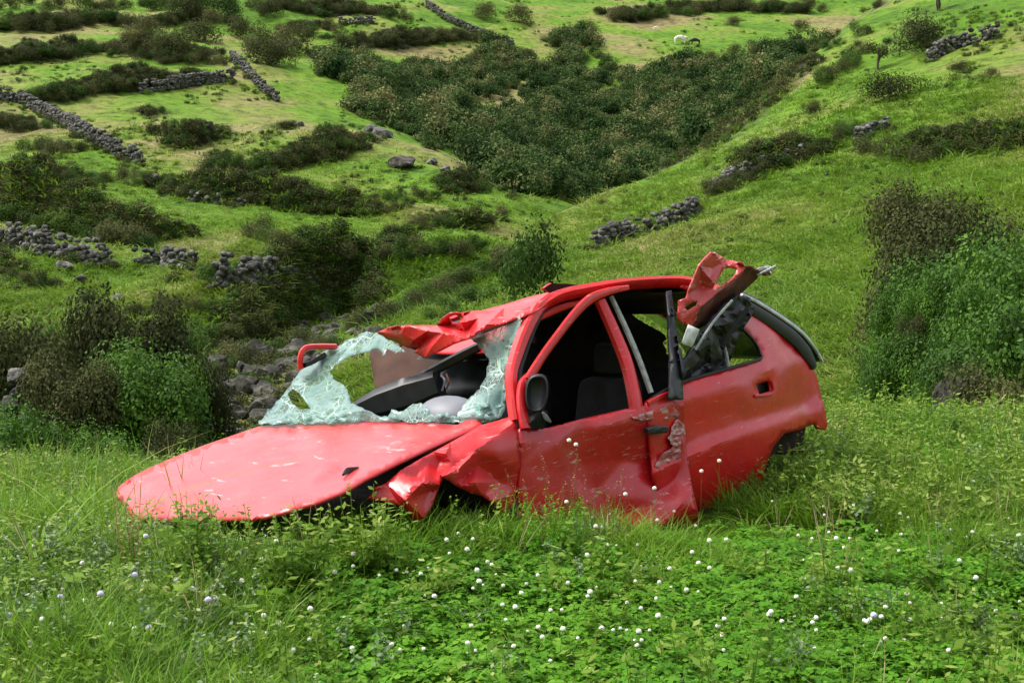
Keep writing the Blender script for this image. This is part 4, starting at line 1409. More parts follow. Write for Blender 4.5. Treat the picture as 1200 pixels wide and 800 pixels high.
# ------------------------------------------------------------------ meadow round the car
def meadow_points(n, y0, y1, half=0.42):
    y = np.sqrt(rng.uniform(y0 ** 2, y1 ** 2, n))
    x = y * rng.uniform(-half, half, n)
    return np.stack([x, y, H(x, y)], 1)


grass_kinds = [blades_mesh('grass_tuft', 20 + i, M_GRASS, 30, h, .07, .0075, le) for i, (h, le) in enumerate([(.17, .45), (.22, .6), (.27, .75), (.20, .9)])]
weed_kinds = [weed_mesh('weed', 40, M_WEED, 7, .22, .055, .08, 14, .45), weed_mesh('weed', 41, M_WEED, 6, .28, .04, .09, 20, .5), weed_mesh('weed', 42, M_PALEWEED, 8, .20, .030, .09, 16, .55), weed_mesh('weed', 43, M_WEED, 5, .18, .08, .06, 8, .5, .3), weed_mesh('weed', 44, M_BROADWEED, 8, .24, .042, .08, 18, .42, .2)]
clover_kinds = [clover_mesh('clover', 60 + i, M_CLOVER, 60, .13, h) for i, h in enumerate((.07, .09, .12))]
dry_kinds = [dry_mesh('dry_stalks', 80, M_DRY, 6, .34), dry_mesh('dry_stalks', 81, M_GRASS, 8, .38)]

# long grass
P0 = meadow_points(42000, 2.6, 13.5)
px = to_px(P0)
keep = ~in_car(P0, -0.05)
clo = np.clip((px[:, 1] - 655) / 50, 0, 1) * np.clip((px[:, 0] - 300) / 120, 0, 1)        # the clover sward
keep &= rng.uniform(0, 1, len(P0)) > clo * 0.6
P0, px, clo = P0[keep], px[keep], clo[keep]
sc = rng.uniform(.7, 1.25, len(P0)) * (1 - .42 * clo)
sc *= 1 + .25 * fbm(P0[:, 0], P0[:, 1], 51, .8, 2)
loc_ = (P0 - CO) @ CM.T
nose = (loc_[:, 0] > .55) & (np.abs(loc_[:, 1]) < .75)           # pressed down under the bonnet
sc = np.where(nose, sc * .75, sc)
fd = (loc_[:, 0] > -1.5) & (loc_[:, 0] < -.25) & (loc_[:, 1] > .7) & (loc_[:, 1] < 2.3)          # shorter where the door came down
sc = np.where(fd, sc * .32, sc)
bare = np.min([np.hypot(P0[:, 0] - a, P0[:, 1] - b) / r for a, b, r in SOIL], 0) > 1 + .3 * rng.normal(size=len(P0))
P0, sc = P0[bare], sc[bare]
scatter('long_grass', grass_kinds, P0, rng.uniform(0, 6.28, len(P0)), sc, rng.integers(0, 4, len(P0)), .15)
# clover sward
P1 = meadow_points(9000, 2.8, 9.5)
px = to_px(P1)
w = np.clip((px[:, 1] - 640) / 50, 0, 1) * np.clip((px[:, 0] - 250) / 150, 0.25, 1)
keep = (rng.uniform(0, 1, len(P1)) < w) & ~in_car(P1) & (np.min([np.hypot(P1[:, 0] - a, P1[:, 1] - b) / r for a, b, r in SOIL], 0) > 1)
P1 = P1[keep]
scatter('clover', clover_kinds, P1, rng.uniform(0, 6.28, len(P1)), rng.uniform(.8, 1.35, len(P1)), rng.integers(0, 3, len(P1)), .1)
# mixed weeds
P2_ = meadow_points(9500, 2.8, 13.5)
px = to_px(P2_)
patch = fbm(P2_[:, 0], P2_[:, 1], 61, .9, 3)
w = np.where(px[:, 0] < 330, .7, .35) + .5 * patch
w = np.where((px[:, 0] > 930) & (px[:, 1] < 640), .75 + .4 * patch, w)
w = np.where((px[:, 1] > 660) & (px[:, 0] > 350) & (px[:, 0] < 950), .12, w)
keep = (rng.uniform(0, 1, len(P2_)) < w) & ~in_car(P2_, .02) & (np.min([np.hypot(P2_[:, 0] - a, P2_[:, 1] - b) / r for a, b, r in SOIL], 0) > 1)
P2_, px = P2_[keep], px[keep]
lw = (P2_ - CO) @ CM.T
nd = ~((lw[:, 0] > -1.5) & (lw[:, 0] < -.25) & (lw[:, 1] > .7) & (lw[:, 1] < 2.2))
P2_, px = P2_[nd], px[nd]
kd = rng.choice(4, len(P2_), p=[.34, .3, .16, .2])
kd = np.where((px[:, 0] < 330) & (px[:, 1] > 640) & (rng.uniform(0, 1, len(px)) < .4), 2, kd)
kd = np.where((((px[:, 0] > 930) & (px[:, 1] < 640)) | ((px[:, 0] < 200) & (rng.uniform(0, 1, len(px)) < .5))) & (rng.uniform(0, 1, len(px)) < .5), 4, kd)
scatter('meadow_weeds', weed_kinds, P2_, rng.uniform(0, 6.28, len(P2_)), rng.uniform(.6, 1.3, len(P2_)) * np.where((px[:, 0] > 930) & (px[:, 1] < 640), 1.35, 1.0), kd, .15)
# seed stalks
P3 = meadow_points(700, 3.4, 13.5)
px = to_px(P3)
keep = ~in_car(P3, .05) & ((px[:, 0] > 900) | (px[:, 0] < 260) | (rng.uniform(0, 1, len(P3)) < .18)) & ((px[:, 1] < 700) | (rng.uniform(0, 1, len(P3)) < .25))
P3 = P3[keep]
scatter('seed_stalks', dry_kinds, P3, rng.uniform(0, 6.28, len(P3)), rng.uniform(.7, 1.4, len(P3)), rng.integers(0, 2, len(P3)), .2)

# pasture on the hillsides: coarse tufts where single tufts can still be made out
hill_kinds = [blades_mesh('hill_tuft', 90 + i, M_HILLGRASS, 22, h, .26, .03, 1.6, 2) for i, h in enumerate((.08, .11, .15))]
pp = np.stack([rng.uniform(-420, 1620, 72000), rng.uniform(90, 560, 72000)], 1)
q = hit_many(pp, near=14, detail=True)
gul = (pp[:, 0] > 225) & (pp[:, 0] < 350) & (pp[:, 1] > 415)
q = q[(q[:, 1] > 15) & ~gul & (rng.uniform(0, 1, len(q)) < np.clip((125 - q[:, 1]) / 60, 0, 1))]
scatter('hill_grass', hill_kinds, q, rng.uniform(0, 6.28, len(q)), rng.uniform(.6, 1.5, len(q)) * (0.8 + q[:, 1] / 110), rng.integers(0, 3, len(q)), .2)

# ------------------------------------------------------------------ scrub in the valley
VAL = [(372, 82), (480, 78), (600, 62), (640, 46), (690, 46), (720, 80), (800, 80), (900, 66), (1004, 54), (992, 78), (935, 112), (852, 172), (700, 245), (680, 244), (640, 230), (560, 200), (480, 158), (410, 112)]
far_kinds = [bush_mesh('scrub', 200 + i, M_WOOD, 1300, .095, aspect=a, lobes=7) for i, a in enumerate((.75, .9, .6, 1.0))]
pp = np.stack([rng.uniform(370, 1010, 5200), rng.uniform(44, 250, 5200)], 1)
pp = pp[[in_poly(p, VAL) for p in pp + np.stack([fbm(pp[:, 0], pp[:, 1], 81, 45, 3) * 34, fbm(pp[:, 0], pp[:, 1], 82, 45, 3) * 18], 1)]]
pp = pp[fbm(pp[:, 0], pp[:, 1] * 2, 83, 40, 3) < .5]
q = hit_many(pp, near=60, detail=True)
q = q[q[:, 1] > 105]
scatter('valley_scrub', far_kinds, q - np.array([0, 0, .2]), rng.uniform(0, 6.28, len(q)), rng.uniform(.0, 1, len(q)) ** 2.2 * 2.4 + .8, rng.integers(0, 4, len(q)), .05)

# low heath and bramble that cover the steep banks
pp = np.stack([rng.uniform(-320, 1500, 130000), rng.uniform(0, 525, 130000)], 1)
q = hit_many(pp, near=20, detail=True)
e = .35
gx = (H(q[:, 0] + e, q[:, 1]) - H(q[:, 0] - e, q[:, 1])) / (2 * e)
gy = (H(q[:, 0], q[:, 1] + e) - H(q[:, 0], q[:, 1] - e)) / (2 * e)
steep = np.hypot(gx, gy)
gully = (pp[:, 0] > 225) & (pp[:, 0] < 350) & (pp[:, 1] > 400) & (rng.uniform(0, 1, len(q)) < .16)
keepb = ((steep > .68) | gully) & (q[:, 1] > 24) & (q[:, 1] < 300) & (rng.uniform(0, 1, len(q)) < .4)
q = q[keepb]
low_kinds = [bush_mesh('bank_growth', 330 + i, [M_HEATH, M_SHRUB, M_HEATH][i], 420, .13, aspect=.7, lobes=6) for i in range(3)]
scatter('bank_scrub', low_kinds, q - np.array([0, 0, .1]), rng.uniform(0, 6.28, len(q)), rng.uniform(.25, .6, len(q)) * (.75 + q[:, 1] / 150), rng.integers(0, 3, len(q)), .1)

# rushes and low tussocks dotted over the pastures
pp = np.stack([rng.uniform(-420, 1620, 26000), rng.uniform(0, 480, 26000)], 1)
pp = pp[rng.uniform(0, 1, len(pp)) < np.clip(fbm(pp[:, 0], pp[:, 1] * 2.2, 91, 60, 4) * 1.1 + .12, 0, .6)]
q = hit_many(pp, near=17, detail=True)
q = q[q[:, 1] > 18]
tus = [bush_mesh('tussock', 340 + i, [M_SHRUB, M_HILLGRASS, M_HEATH, M_HILLGRASS][i], 160, .2, aspect=.5, lobes=5, needle=True) for i in range(4)]
scatter('tussocks', tus, q - np.array([0, 0, .03]), rng.uniform(0, 6.28, len(q)), rng.uniform(.12, .3, len(q)) * (.7 + q[:, 1] / 110), rng.integers(0, 4, len(q)), .1)

# ------------------------------------------------------------------ shrubs on the hills, each its own object
mid_dark = [bush_mesh('heath_shrub', 300 + i, M_HEATH, 2600, .062, aspect=.95, lobes=9, needle=True) for i in range(4)]
mid_green = [bush_mesh('green_shrub', 310 + i, M_SHRUB, 2600, .066, aspect=.95, lobes=9) for i in range(4)]


def base_of(px, py, near=14):
    return hit_many([(px, py)], near=near, detail=True)[0]


def shrub(px, py, wpx, dark, label, group=None, name=None, hsc=1.0, near=14):
    """px, py: foot of the shrub in the picture; wpx: its width there"""
    p = base_of(px, py, near)
    r = wpx * p[1] / FPX / 2
    me = (mid_dark if dark else mid_green)[random.randrange(4)]
    o = link(name or ('heath_shrub' if dark else 'green_shrub'), me)
    o.location = p - np.array([0, 0, .12 * r])
    o.rotation_euler = (random.uniform(-.12, .12), random.uniform(-.12, .12), random.uniform(0, 6.28))
    o.scale = (r * random.uniform(.9, 1.15), r * random.uniform(.9, 1.15), r * hsc * random.uniform(.85, 1.15))
    return tag(o, label, 'shrub', group)


def row(line, n, w0, w1, dark_share, label, group, jit=4, hsc=1.0, near=14):
    for x, y in densify(line, int(n * 1.25)):
        shrub(x + random.uniform(-6, 6), y + random.uniform(-jit, jit), random.uniform(w0, w1) * 1.3, random.random() < dark_share, label, group, 'hedge_shrub', hsc, near)


G_ = 'shrubs lining the terrace walls'
row([(0, 34), (60, 34), (120, 26), (170, 32), (230, 22), (275, 28)], 22, 14, 30, .7, 'dark shrub in the highest hedge line above the terraces', G_ + ', highest line')
row([(0, 12), (90, 8), (180, 10), (260, 6)], 12, 14, 30, .7, 'small dark shrub on the slope above the highest hedge line', 'shrubs above the highest hedge line')
row([(0, 72), (60, 68), (110, 60), (160, 64), (200, 72), (262, 74)], 24, 14, 28, .55, 'dark shrub in the hedge line above the grey terrace wall', G_ + ', second line')
row([(30, 118), (80, 114), (120, 108), (155, 104)], 12, 14, 26, .6, 'dark shrub along the bank over the bright upper field', G_ + ', third line')
row([(243, 200), (300, 198), (350, 188), (400, 174), (440, 166)], 18, 16, 30, .3, 'green shrub on the bank below the bright upper field', G_ + ', bank below the upper field')
row([(145, 208), (180, 218), (220, 229), (260, 236)], 9, 14, 26, .6, 'dark shrub on the bank at the end of the long stone wall', G_ + ', bank by the long wall')
row([(300, 238), (350, 244), (420, 250), (480, 246)], 13, 14, 24, .7, 'brown shrub along the low bank across the middle field', G_ + ', middle field bank')
row([(0, 252), (40, 262), (80, 272), (120, 284), (165, 290)], 16, 30, 52, .2, 'big dark green shrub in the thick hedge above the broad stone wall', 'thick hedge above the broad stone wall')
row([(300, 284), (360, 296), (420, 302), (480, 304), (560, 298)], 15, 26, 46, .25, 'dark green shrub in the hedge on the low side of the middle field', 'hedge on the low side of the middle field')
row([(160, 368), (220, 362), (285, 370)], 7, 20, 34, .9, 'brown shrub on the short bank in the nearest pasture', 'shrubs on the short bank')
row([(220, 408), (280, 394), (330, 380), (400, 362), (440, 358)], 12, 30, 46, .6, 'dark shrub on the edge of the rocky gully', 'shrubs on the gully edge', near=25)
row([(400, 58), (464, 50)], 7, 14, 22, .9, 'black green shrub in the short hedge beside the far grey wall', 'short far hedge')
row([(484, 50), (562, 48)], 8, 14, 22, .9, 'black green shrub in the hedge under the far grey wall', 'hedge under the far grey wall')
row([(395, 88), (470, 80), (560, 78), (615, 76)], 18, 14, 24, .6, 'dark shrub on the upper edge of the valley scrub', 'upper edge of the valley scrub')
row([(715, 27), (760, 22), (800, 16), (860, 13), (960, 16)], 20, 14, 28, .85, 'black green shrub in the far hedge above the cattle', 'far hedge above the cattle')
row([(820, 76), (870, 68), (930, 60), (1000, 54)], 12, 14, 24, .4, 'dark shrub on the hedge line below the cattle', 'hedge line below the cattle')
row([(830, 232), (870, 212), (910, 198), (950, 184), (1000, 158)], 14, 18, 34, .65, 'dark shrub on the sloping wall of the smooth hillside', 'shrubs on the sloping right wall')
row([(1015, 184), (1040, 184)], 2, 34, 42, .9, 'black green shrub at the end of the short bank on the smooth slope', 'shrubs on the smooth slope bank')
row([(1080, 188), (1125, 176), (1190, 172)], 7, 24, 36, .6, 'dark shrub along the short bank on the smooth slope', 'shrubs along the right slope bank')
for a in [(235, 50, 70, 1, 'big brown heath shrub at the foot of the upper rubble wall'), (215, 20, 60, 1, 'wide brown heath shrub above the upper rubble wall'), (310, 75, 60, 1, 'round brown heath shrub beside the pale rubble wall'), (330, 55, 50, 1, 'brown heath shrub behind the pale rubble wall'),
          (255, 328, 62, 0, 'round dark shrub beside the grey terrace wall of the near pasture'), (292, 322, 52, 0, 'smaller round shrub against the grey terrace wall of the near pasture'), (60, 185, 44, 1, 'low brown shrub below the long stone wall'), (25, 155, 44, 1, 'brown shrub above the long stone wall'),
          (90, 300, 30, 1, 'small shrub in front of the broad stone wall'), (100, 355, 30, 0, 'small low green shrub on the near pasture'), (565, 22, 40, 1, 'lone dark shrub beyond the far grey wall'), (610, 26, 42, 1, 'low dark shrub beside the lone shrub beyond the wall'), (685, 45, 52, 1, 'broad dark shrub on the far pasture above the valley scrub'),
          (612, 356, 112, 0, 'large round dark green shrub on the spur behind the car roof'), (560, 355, 60, 0, 'green shrub on the end of the spur beside the large round one'), (520, 372, 56, 0, 'low green shrub at the foot of the spur'), (640, 268, 20, 1, 'tiny dark shrub at the valley mouth'),
          (955, 134, 38, 1, 'round dark shrub alone on the shoulder of the smooth hill'), (1042, 118, 78, 1, 'wide dark heath shrub high on the smooth slope'), (1075, 62, 90, 1, 'large brown heath shrub below the top wall of the smooth hill'), (1125, 86, 32, 1, 'small dark shrub under the top wall of the smooth hill'), (1162, 92, 28, 1, 'small dark shrub just under the end of the top wall'),
          (820, 250, 24, 1, 'small dark shrub at the end of the low wall on the smooth slope'), (1160, 228, 12, 1, 'tiny dark tuft above the thicket behind the car tail'), (860, 30, 30, 1, 'low dark shrub in the cattle pasture'), (940, 36, 26, 1, 'small low shrub by the hedge of the cattle pasture'), (1008, 42, 34, 1, 'upright dark shrub on the ridge where the smooth hill begins'),
          (118, 410, 60, 1, 'brown heath shrub behind the thicket beyond the bonnet')]:
    shrub(*a[:5], near=25, hsc=1.5 if a[2] > 100 else 1.0)
row([(0, 146), (58, 150)], 5, 14, 24, .7, 'brown shrub on the short bank above the start of the long wall', 'shrubs on the short bank above the long wall')
row([(30, 176), (108, 176)], 6, 14, 24, .7, 'dark shrub on the bank below the long stone wall', 'shrubs on the bank below the long wall')
row([(50, 210), (145, 216)], 7, 16, 26, .5, 'dark shrub on the bank between the long wall and the thick hedge', 'shrubs between long wall and thick hedge')
row([(0, 326), (66, 336)], 5, 20, 34, .9, 'brown shrub on the bank below the broad stone wall', 'shrubs below the broad stone wall')
row([(330, 38), (402, 38)], 6, 14, 22, .8, 'dark shrub on the far bank next to the brown heath', 'shrubs right of the brown heath')
row([(300, 12), (420, 18), (480, 22)], 10, 14, 22, .8, 'dark shrub on the highest far bank short of the slanting wall', 'shrubs on the highest far bank')
row([(440, 234), (560, 224), (600, 230)], 9, 14, 24, .5, 'low shrub on the grassy spur under the pale boulders', 'shrubs on the grassy spur')
row([(480, 270), (590, 256)], 8, 16, 28, .4, 'green shrub on the bank near the valley mouth', 'shrubs near the valley mouth')
for a_, b_ in ((170, 45), (205, 62), (260, 20), (285, 45), (300, 62), (325, 78), (345, 66), (180, 12), (240, 8), (310, 20)):
    shrub(a_, b_, random.uniform(40, 62), random.random() < .85, 'brown heath shrub in the dense patch round the pale rubble wall', 'brown heath round the rubble wall', near=25)
row([(235, 440), (300, 425), (360, 410), (430, 390)], 9, 26, 50, .7, 'dark shrub growing among the gully rocks', 'shrubs among the gully rocks', near=25, jit=12)
row([(445, 372), (500, 350), (545, 335), (600, 310)], 9, 26, 46, .35, 'green shrub along the crest of the spur behind the car', 'shrubs on the spur crest', near=25)
row([(1010, 60), (985, 85), (960, 100)], 5, 20, 34, .8, 'brown shrub down the ridge of the smooth hill', 'shrubs down the right ridge', near=25)

# slender trees on the ridge
def small_tree(px, py, hpx, label):
    p = base_of(px, py, 25)
    h = hpx * p[1] / FPX
    root = bpy.data.objects.new('ridge_tree', None)
    COL.objects.link(root)
    root.location = p
    root.scale = (h, h, h)
    link('trunk', stems_mesh('trunk', px, M_BARK, 4, .75, .03, .2), root)
    c = link('crown', bush_mesh('crown', int(px), M_HEATH, 700, .13, aspect=1.1, lobes=7), root)
    c.location = (0, 0, .35)
    c.scale = (.42, .42, .5)
    tag(root, label, 'tree')
small_tree(1027, 82, 38, 'slender dark tree with a bare stem on the smooth ridge')
small_tree(1102, 12, 40, 'slender tree against the top field above the brown heath shrub')

# ------------------------------------------------------------------ near thickets, left and right of the car
near_heath = [bush_mesh('foliage', 400 + i, M_HEATH, 15000, .05, aspect=.85, lobes=17) for i in range(2)]
near_leafy = [bush_mesh('foliage', 410 + i, M_LEAFY, 11000, .052, aspect=.85, lobes=17) for i in range(3)]
for me_ in near_heath + near_leafy:
    zz = np.empty(len(me_.vertices) * 3, np.float32)
    me_.vertices.foreach_get('co', zz)
    zz = zz.reshape(-1, 3)
    zz[:, 2] *= 1.0 / np.quantile(zz[:, 2], .985)
    me_.vertices.foreach_set('co', zz.ravel())
    me_.update()
stem_me = stems_mesh('stem', 420, M_BARK, 9, .8, .03)


def near_shrub(px, top, d, wpx, kind, label):
    """px, top: middle and top of the shrub in the picture; d: metres away; it stands on the ground there"""
    r = wpx * d / FPX / 2
    c = PT(px, top, d)
    z = float(H(np.array([c[0]]), np.array([c[1]]))[0]) - .08
    root = bpy.data.objects.new('thicket_shrub', None)
    COL.objects.link(root)
    root.location = (c[0], c[1], z)
    root.rotation_euler = (0, 0, random.uniform(0, 6.28))
    ht = max(.5, c[2] - z)
    k = max(1, int(math.ceil(ht / (1.15 * r))))
    for i in range(k):
        f = link('foliage', (near_heath if kind == 'h' else near_leafy)[random.randrange(2 if kind == 'h' else 3)], root)
        last = i == k - 1
        hz = ht if k == 1 else min(ht, 1.25 * r)
        f.location = (random.uniform(-.25, .25) * r * (not last), random.uniform(-.25, .25) * r * (not last), (ht - hz) * (i / max(1, k - 1)))
        f.scale = (r * (1.12 - .1 * i), r * (1.12 - .1 * i), hz)
        f.rotation_euler = (0, 0, random.uniform(0, 6.28))
    st_ = link('stem', stem_me, root)
    st_.scale = (r, r, ht)
    return tag(root, label, 'shrub')


for a in [(155, 350, 13.2, 200, 'h', 'dark heath shrub standing tallest in the thicket beyond the bonnet'), (165, 410, 11.8, 180, 'l', 'fresh green leafy shrub in the middle of the thicket beyond the bonnet'), (0, 380, 12.8, 200, 'h', 'brown heath shrub at the outer end of the thicket beyond the bonnet'), (85, 420, 11.4, 150, 'h', 'dark heath shrub in front of the stone heap'),
          (222, 415, 13.0, 120, 'h', 'dark heath shrub at the car end of the thicket beyond the bonnet'), (110, 505, 10.6, 120, 'l', 'low green shrub at the foot of the thicket beyond the bonnet'), (205, 498, 11.0, 100, 'h', 'low brown shrub behind the bonnet tip'), (-60, 455, 12, 150, 'h', 'heath shrub beside the outermost brown one of the thicket beyond the bonnet'), (20, 482, 10.6, 150, 'l', 'low leafy shrub below the stone heap'),
          (1078, 222, 20, 150, 'h', 'tall dark heath shrub at the top of the thicket behind the car tail'), (1122, 248, 19, 190, 'h', 'reddish brown heath shrub in the thicket behind the car tail'), (1172, 280, 16.5, 200, 'l', 'bright green leafy shrub in the upper thicket behind the car tail'), (1088, 322, 17, 110, 'l', 'narrow green shrub under the tall dark heath of the thicket behind the car tail'), (1150, 335, 15.2, 170, 'l', 'green leafy shrub above the grey rocks'),
          (1198, 362, 13.8, 210, 'l', 'glossy green leafy shrub beside the grey rocks'), (1066, 372, 16, 80, 'h', 'dark stunted heath shrub beside the grey rocks'), (1050, 396, 15.5, 120, 'l', 'pale green low shrub at the foot of the thicket behind the car tail'), (1180, 436, 13.0, 160, 'h', 'dark low shrub below the grey rocks'), (1235, 290, 17, 200, 'l', 'leafy shrub on the outer side of the thicket behind the car tail')]:
    near_shrub(*a)
for a in [(60, 395, 13.4, 180, 'l', 'dark green leafy shrub behind the stone wall end in the thicket beyond the bonnet'), (110, 375, 13.8, 160, 'h', 'rounded heath shrub backing the thicket beyond the bonnet'), (200, 380, 13.6, 140, 'l', 'green leafy shrub at the back of the thicket beyond the bonnet'),
          (1135, 395, 14.2, 150, 'l', 'spreading green shrub over the grey rocks behind the car tail'), (1060, 340, 18, 110, 'l', 'grey green shrub under the edge of the tall dark heath'), (1110, 300, 18, 150, 'l', 'mixed green shrub below the reddish brown heath')]:
    near_shrub(*a)

# ------------------------------------------------------------------ stones: walls, boulders, gully
def rock_mesh(name, seed, mat, sub=2, rough=.28):
    bm = bmesh.new()
    bmesh.ops.create_icosphere(bm, subdivisions=sub, radius=1)
    rr_ = random.Random(seed)
    cuts = [(Vector((rr_.gauss(0, 1), rr_.gauss(0, 1), rr_.gauss(0, 1))).normalized(), rr_.uniform(.55, .9)) for _ in range(7)]
    for v in bm.verts:
        d = v.co.normalized()
        k = 1 + rough * noise.noise(d * 1.3 + Vector((seed * 3.1, 0, 0))) * 1.6 + rough * .5 * noise.noise(d * 3.4 + Vector((0, seed * 1.7, 0)))
        v.co = d * k
        for cn, cl in cuts:                # flat broken faces
            e = v.co.dot(cn) - cl
            if e > 0:
                v.co -= cn * e * .85
    me = bpy.data.meshes.new(name)
    bm.to_mesh(me)
    bm.free()
    me.materials.append(mat)
    return me


pebbles = [np.array([v.co[:] for v in rock_mesh('pebble', i, M_STONE, 2).vertices]) for i in range(6)]
pf = np.array([p.vertices[:] for p in rock_mesh('pebble', 0, M_STONE, 2).polygons])


WALLPTS = []


def stone_wall(line, h, label, size=.24, thick=.5, near=25, fallen=.12):
    """dry-stone wall along a pixel line: courses of single stones"""
    pl = hit_many(densify(line, 30), near=near, detail=True)
    seg = np.concatenate([[0], np.cumsum(np.linalg.norm(np.diff(pl[:, :2], axis=0), axis=1))])
    Lg = seg[-1]
    V, Fc = [], []
    size *= .72
    courses = max(2, int(h / (size * .8)))
    g = np.random.default_rng(int(abs(line[0][0]) * 7 + line[0][1]))
    off = 0
    n = int(Lg / (size * 1.15))
    for c in range(courses):
        for i in range(n):
            if g.uniform() < fallen * (c + .3):
                continue
            s = (i + .5 * (c % 2) + g.uniform(-.2, .2)) * Lg / n
            x, y = np.interp(s, seg, pl[:, 0]), np.interp(s, seg, pl[:, 1])
            x2, y2 = np.interp(s + .3, seg, pl[:, 0]), np.interp(s + .3, seg, pl[:, 1])
            t = unit(np.array([x2 - x + 1e-6, y2 - y]))
            nn = np.array([-t[1], t[0]])
            for sd_ in ((-1, 1) if thick > .3 else (0,)):
                q = np.array([x, y]) + nn * sd_ * (thick * .5 - .1) * (1 - .35 * c / courses) + g.normal(0, .05, 2)
                z = float(H(np.array([x]), np.array([y]))[0]) + (c + .35) * h / courses + g.normal(0, .03)
                k = size * g.uniform(.7, 1.25)
                R = Matrix.Rotation(g.uniform(0, 6.28), 3, Vector(g.normal(size=3))) if True else None
                vv = pebbles[g.integers(6)] @ np.array(R).T * np.array([k * .8, k * .8, k * .62])
                V.append(vv + np.array([q[0], q[1], z]))
                Fc.append(pf + off)
                off += len(vv)
    for s in np.arange(0, Lg, .55):
        WALLPTS.append((np.interp(s, seg, pl[:, 0]) + g.normal(0, .35), np.interp(s, seg, pl[:, 1]) - .25 + g.normal(0, .45)))
    me = mesh_np('stone_wall', np.concatenate(V), np.concatenate(Fc), [M_STONE])
    return tag(link('stone_wall', me), label, 'wall')


stone_wall([(0, 117), (25, 120), (45, 132), (75, 147), (110, 167), (140, 184), (166, 193)], 1.2, 'long pale dry-stone wall running down across the terraces', .34)
stone_wall([(272, 70), (290, 87), (305, 103), (326, 120)], 1.1, 'short pale rubble wall at the corner of the bright upper field', .36)
stone_wall([(165, 110), (220, 101), (275, 94)], 1.3, 'low grey terrace wall above the bright upper field', .36)
stone_wall([(4, 292), (50, 298), (90, 306), (128, 312)], 1.5, 'broad grey dry-stone wall below the thick hedge', .26, .7)
stone_wall([(250, 338), (300, 336), (345, 338), (402, 342)], 1.2, 'grey dry-stone terrace wall at the back of the near pasture', .26)
stone_wall([(225, 236), (260, 240), (292, 241)], .7, 'line of pale tumbled stones on the bank by the long wall', .34, .5, fallen=.3)
stone_wall([(500, 8), (530, 28), (560, 41), (602, 54)], 1.3, 'far grey wall slanting down above the valley scrub', .42)
stone_wall([(398, 29), (440, 28)], 1.2, 'short far wall on the upper pasture', .4)
stone_wall([(1090, 72), (1120, 57), (1172, 42)], 1.0, 'stone wall near the top of the smooth hill', .3)
stone_wall([(700, 291), (750, 276), (800, 261), (816, 252)], .8, 'low dark stone wall on the lower smooth slope', .24)
stone_wall([(1005, 165), (1040, 150)], .6, 'short run of stones behind the smooth slope shrubs', .26)
stone_wall([(835, 222), (880, 202), (940, 182)], .6, 'half-buried stone wall under the smooth slope shrubs', .25)
stone_wall([(160, 310), (200, 312), (232, 316)], .7, 'low broken stone wall beside the round shrubs', .24, .4)

wp = np.array(WALLPTS)
wp = wp[rng.uniform(0, 1, len(wp)) < .8]
wp = np.column_stack([wp, H(wp[:, 0], wp[:, 1])])
scatter('wall_growth', low_kinds + tus[:2], wp, rng.uniform(0, 6.28, len(wp)), rng.uniform(.18, .5, len(wp)) * (.7 + wp[:, 1] / 160), rng.integers(0, 5, len(wp)), .1)

rocks = [rock_mesh('boulder', 500 + i, M_STONE, 3) for i in range(4)]
darkrocks = [rock_mesh('boulder', 510 + i, M_ROCK, 3, .36) for i in range(4)]


def boulder(px, py, wpx, label, dark=False, group=None, flat=.7, d=None):
    p = base_of(px, py, 14) if d is None else PT(px, py, d)
    r = wpx * p[1] / FPX / 2
    o = link('boulder', (darkrocks if dark else rocks)[random.randrange(4)])
    o.location = p + np.array([0, 0, r * flat * .35])
    o.rotation_euler = (random.uniform(-.3, .3), random.uniform(-.3, .3), random.uniform(0, 6.28))
    o.scale = (r, r, r * flat)
    return tag(o, label, 'rock', group)


for a in [(468, 196, 34, 'dark boulder lying on the slope above the valley mouth', True), (505, 192, 16, 'pale boulder in the pair below the dark one'), (522, 200, 14, 'smaller pale boulder of the pair on the slope'), (448, 160, 26, 'grey boulder near the upper end of the grassy spur'), (434, 155, 18, 'light boulder beside the grey one on the grassy spur'),
          (75, 316, 22, 'pale boulder in front of the broad stone wall'), (105, 304, 26, 'rounded boulder at the end of the broad stone wall'), (128, 312, 20, 'leaning slab at the end of the broad stone wall'), (95, 330, 18, 'small pale boulder on the pasture below the broad wall'), (140, 352, 18, 'half-buried boulder above the near pasture bank'),
          (317, 212, 8, 'small white stone lying on the green middle field'), (352, 148, 12, 'small grey stone on the dry ridge'), (243, 150, 20, 'dark rock on the bank below the bright field', True), (180, 212, 22, 'dark rock cropping out on the bank by the long wall', True), (855, 222, 10, 'small white stone by the wall on the smooth slope')]:
    boulder(*a)
for k in range(44):      # broken rock of the gully face
    x = random.uniform(230, 350)
    y = random.uniform(425, 520) + (290 - x) * .1
    boulder(x, y, random.uniform(16, 40), 'jagged dark rock in the gully below the near pasture', True, 'rocks in the gully', random.uniform(.7, 1.1))
for k in range(48):
    x = random.uniform(335, 448)
    boulder(x, random.uniform(385, 440) - (x - 335) * .2, random.uniform(14, 28), 'dark rock in the bank above the gully', True, 'rocks in the gully bank', .8)
for k, (x, y, w_) in enumerate([(1112, 442, 50), (1140, 446, 46), (1128, 436, 44)]):
    c = PT(x, y, 13.0 + .25 * k)
    z = float(H(np.array([c[0]]), np.array([c[1]]))[0])
    o = link('boulder', darkrocks[k])
    r = w_ * 13.4 / FPX / 2
    o.location = (c[0], c[1], z + (c[2] - z) * .35)
    o.scale = (r, r, (c[2] - z) * .72)
    o.rotation_euler = (0, 0, k * 2.0)
    tag(o, ['largest grey rock showing between the shrubs of the thicket behind the car tail', 'grey rock beside the largest one in the thicket behind the car tail', 'tall grey rock behind the other two in the thicket behind the car tail'][k], 'rock')
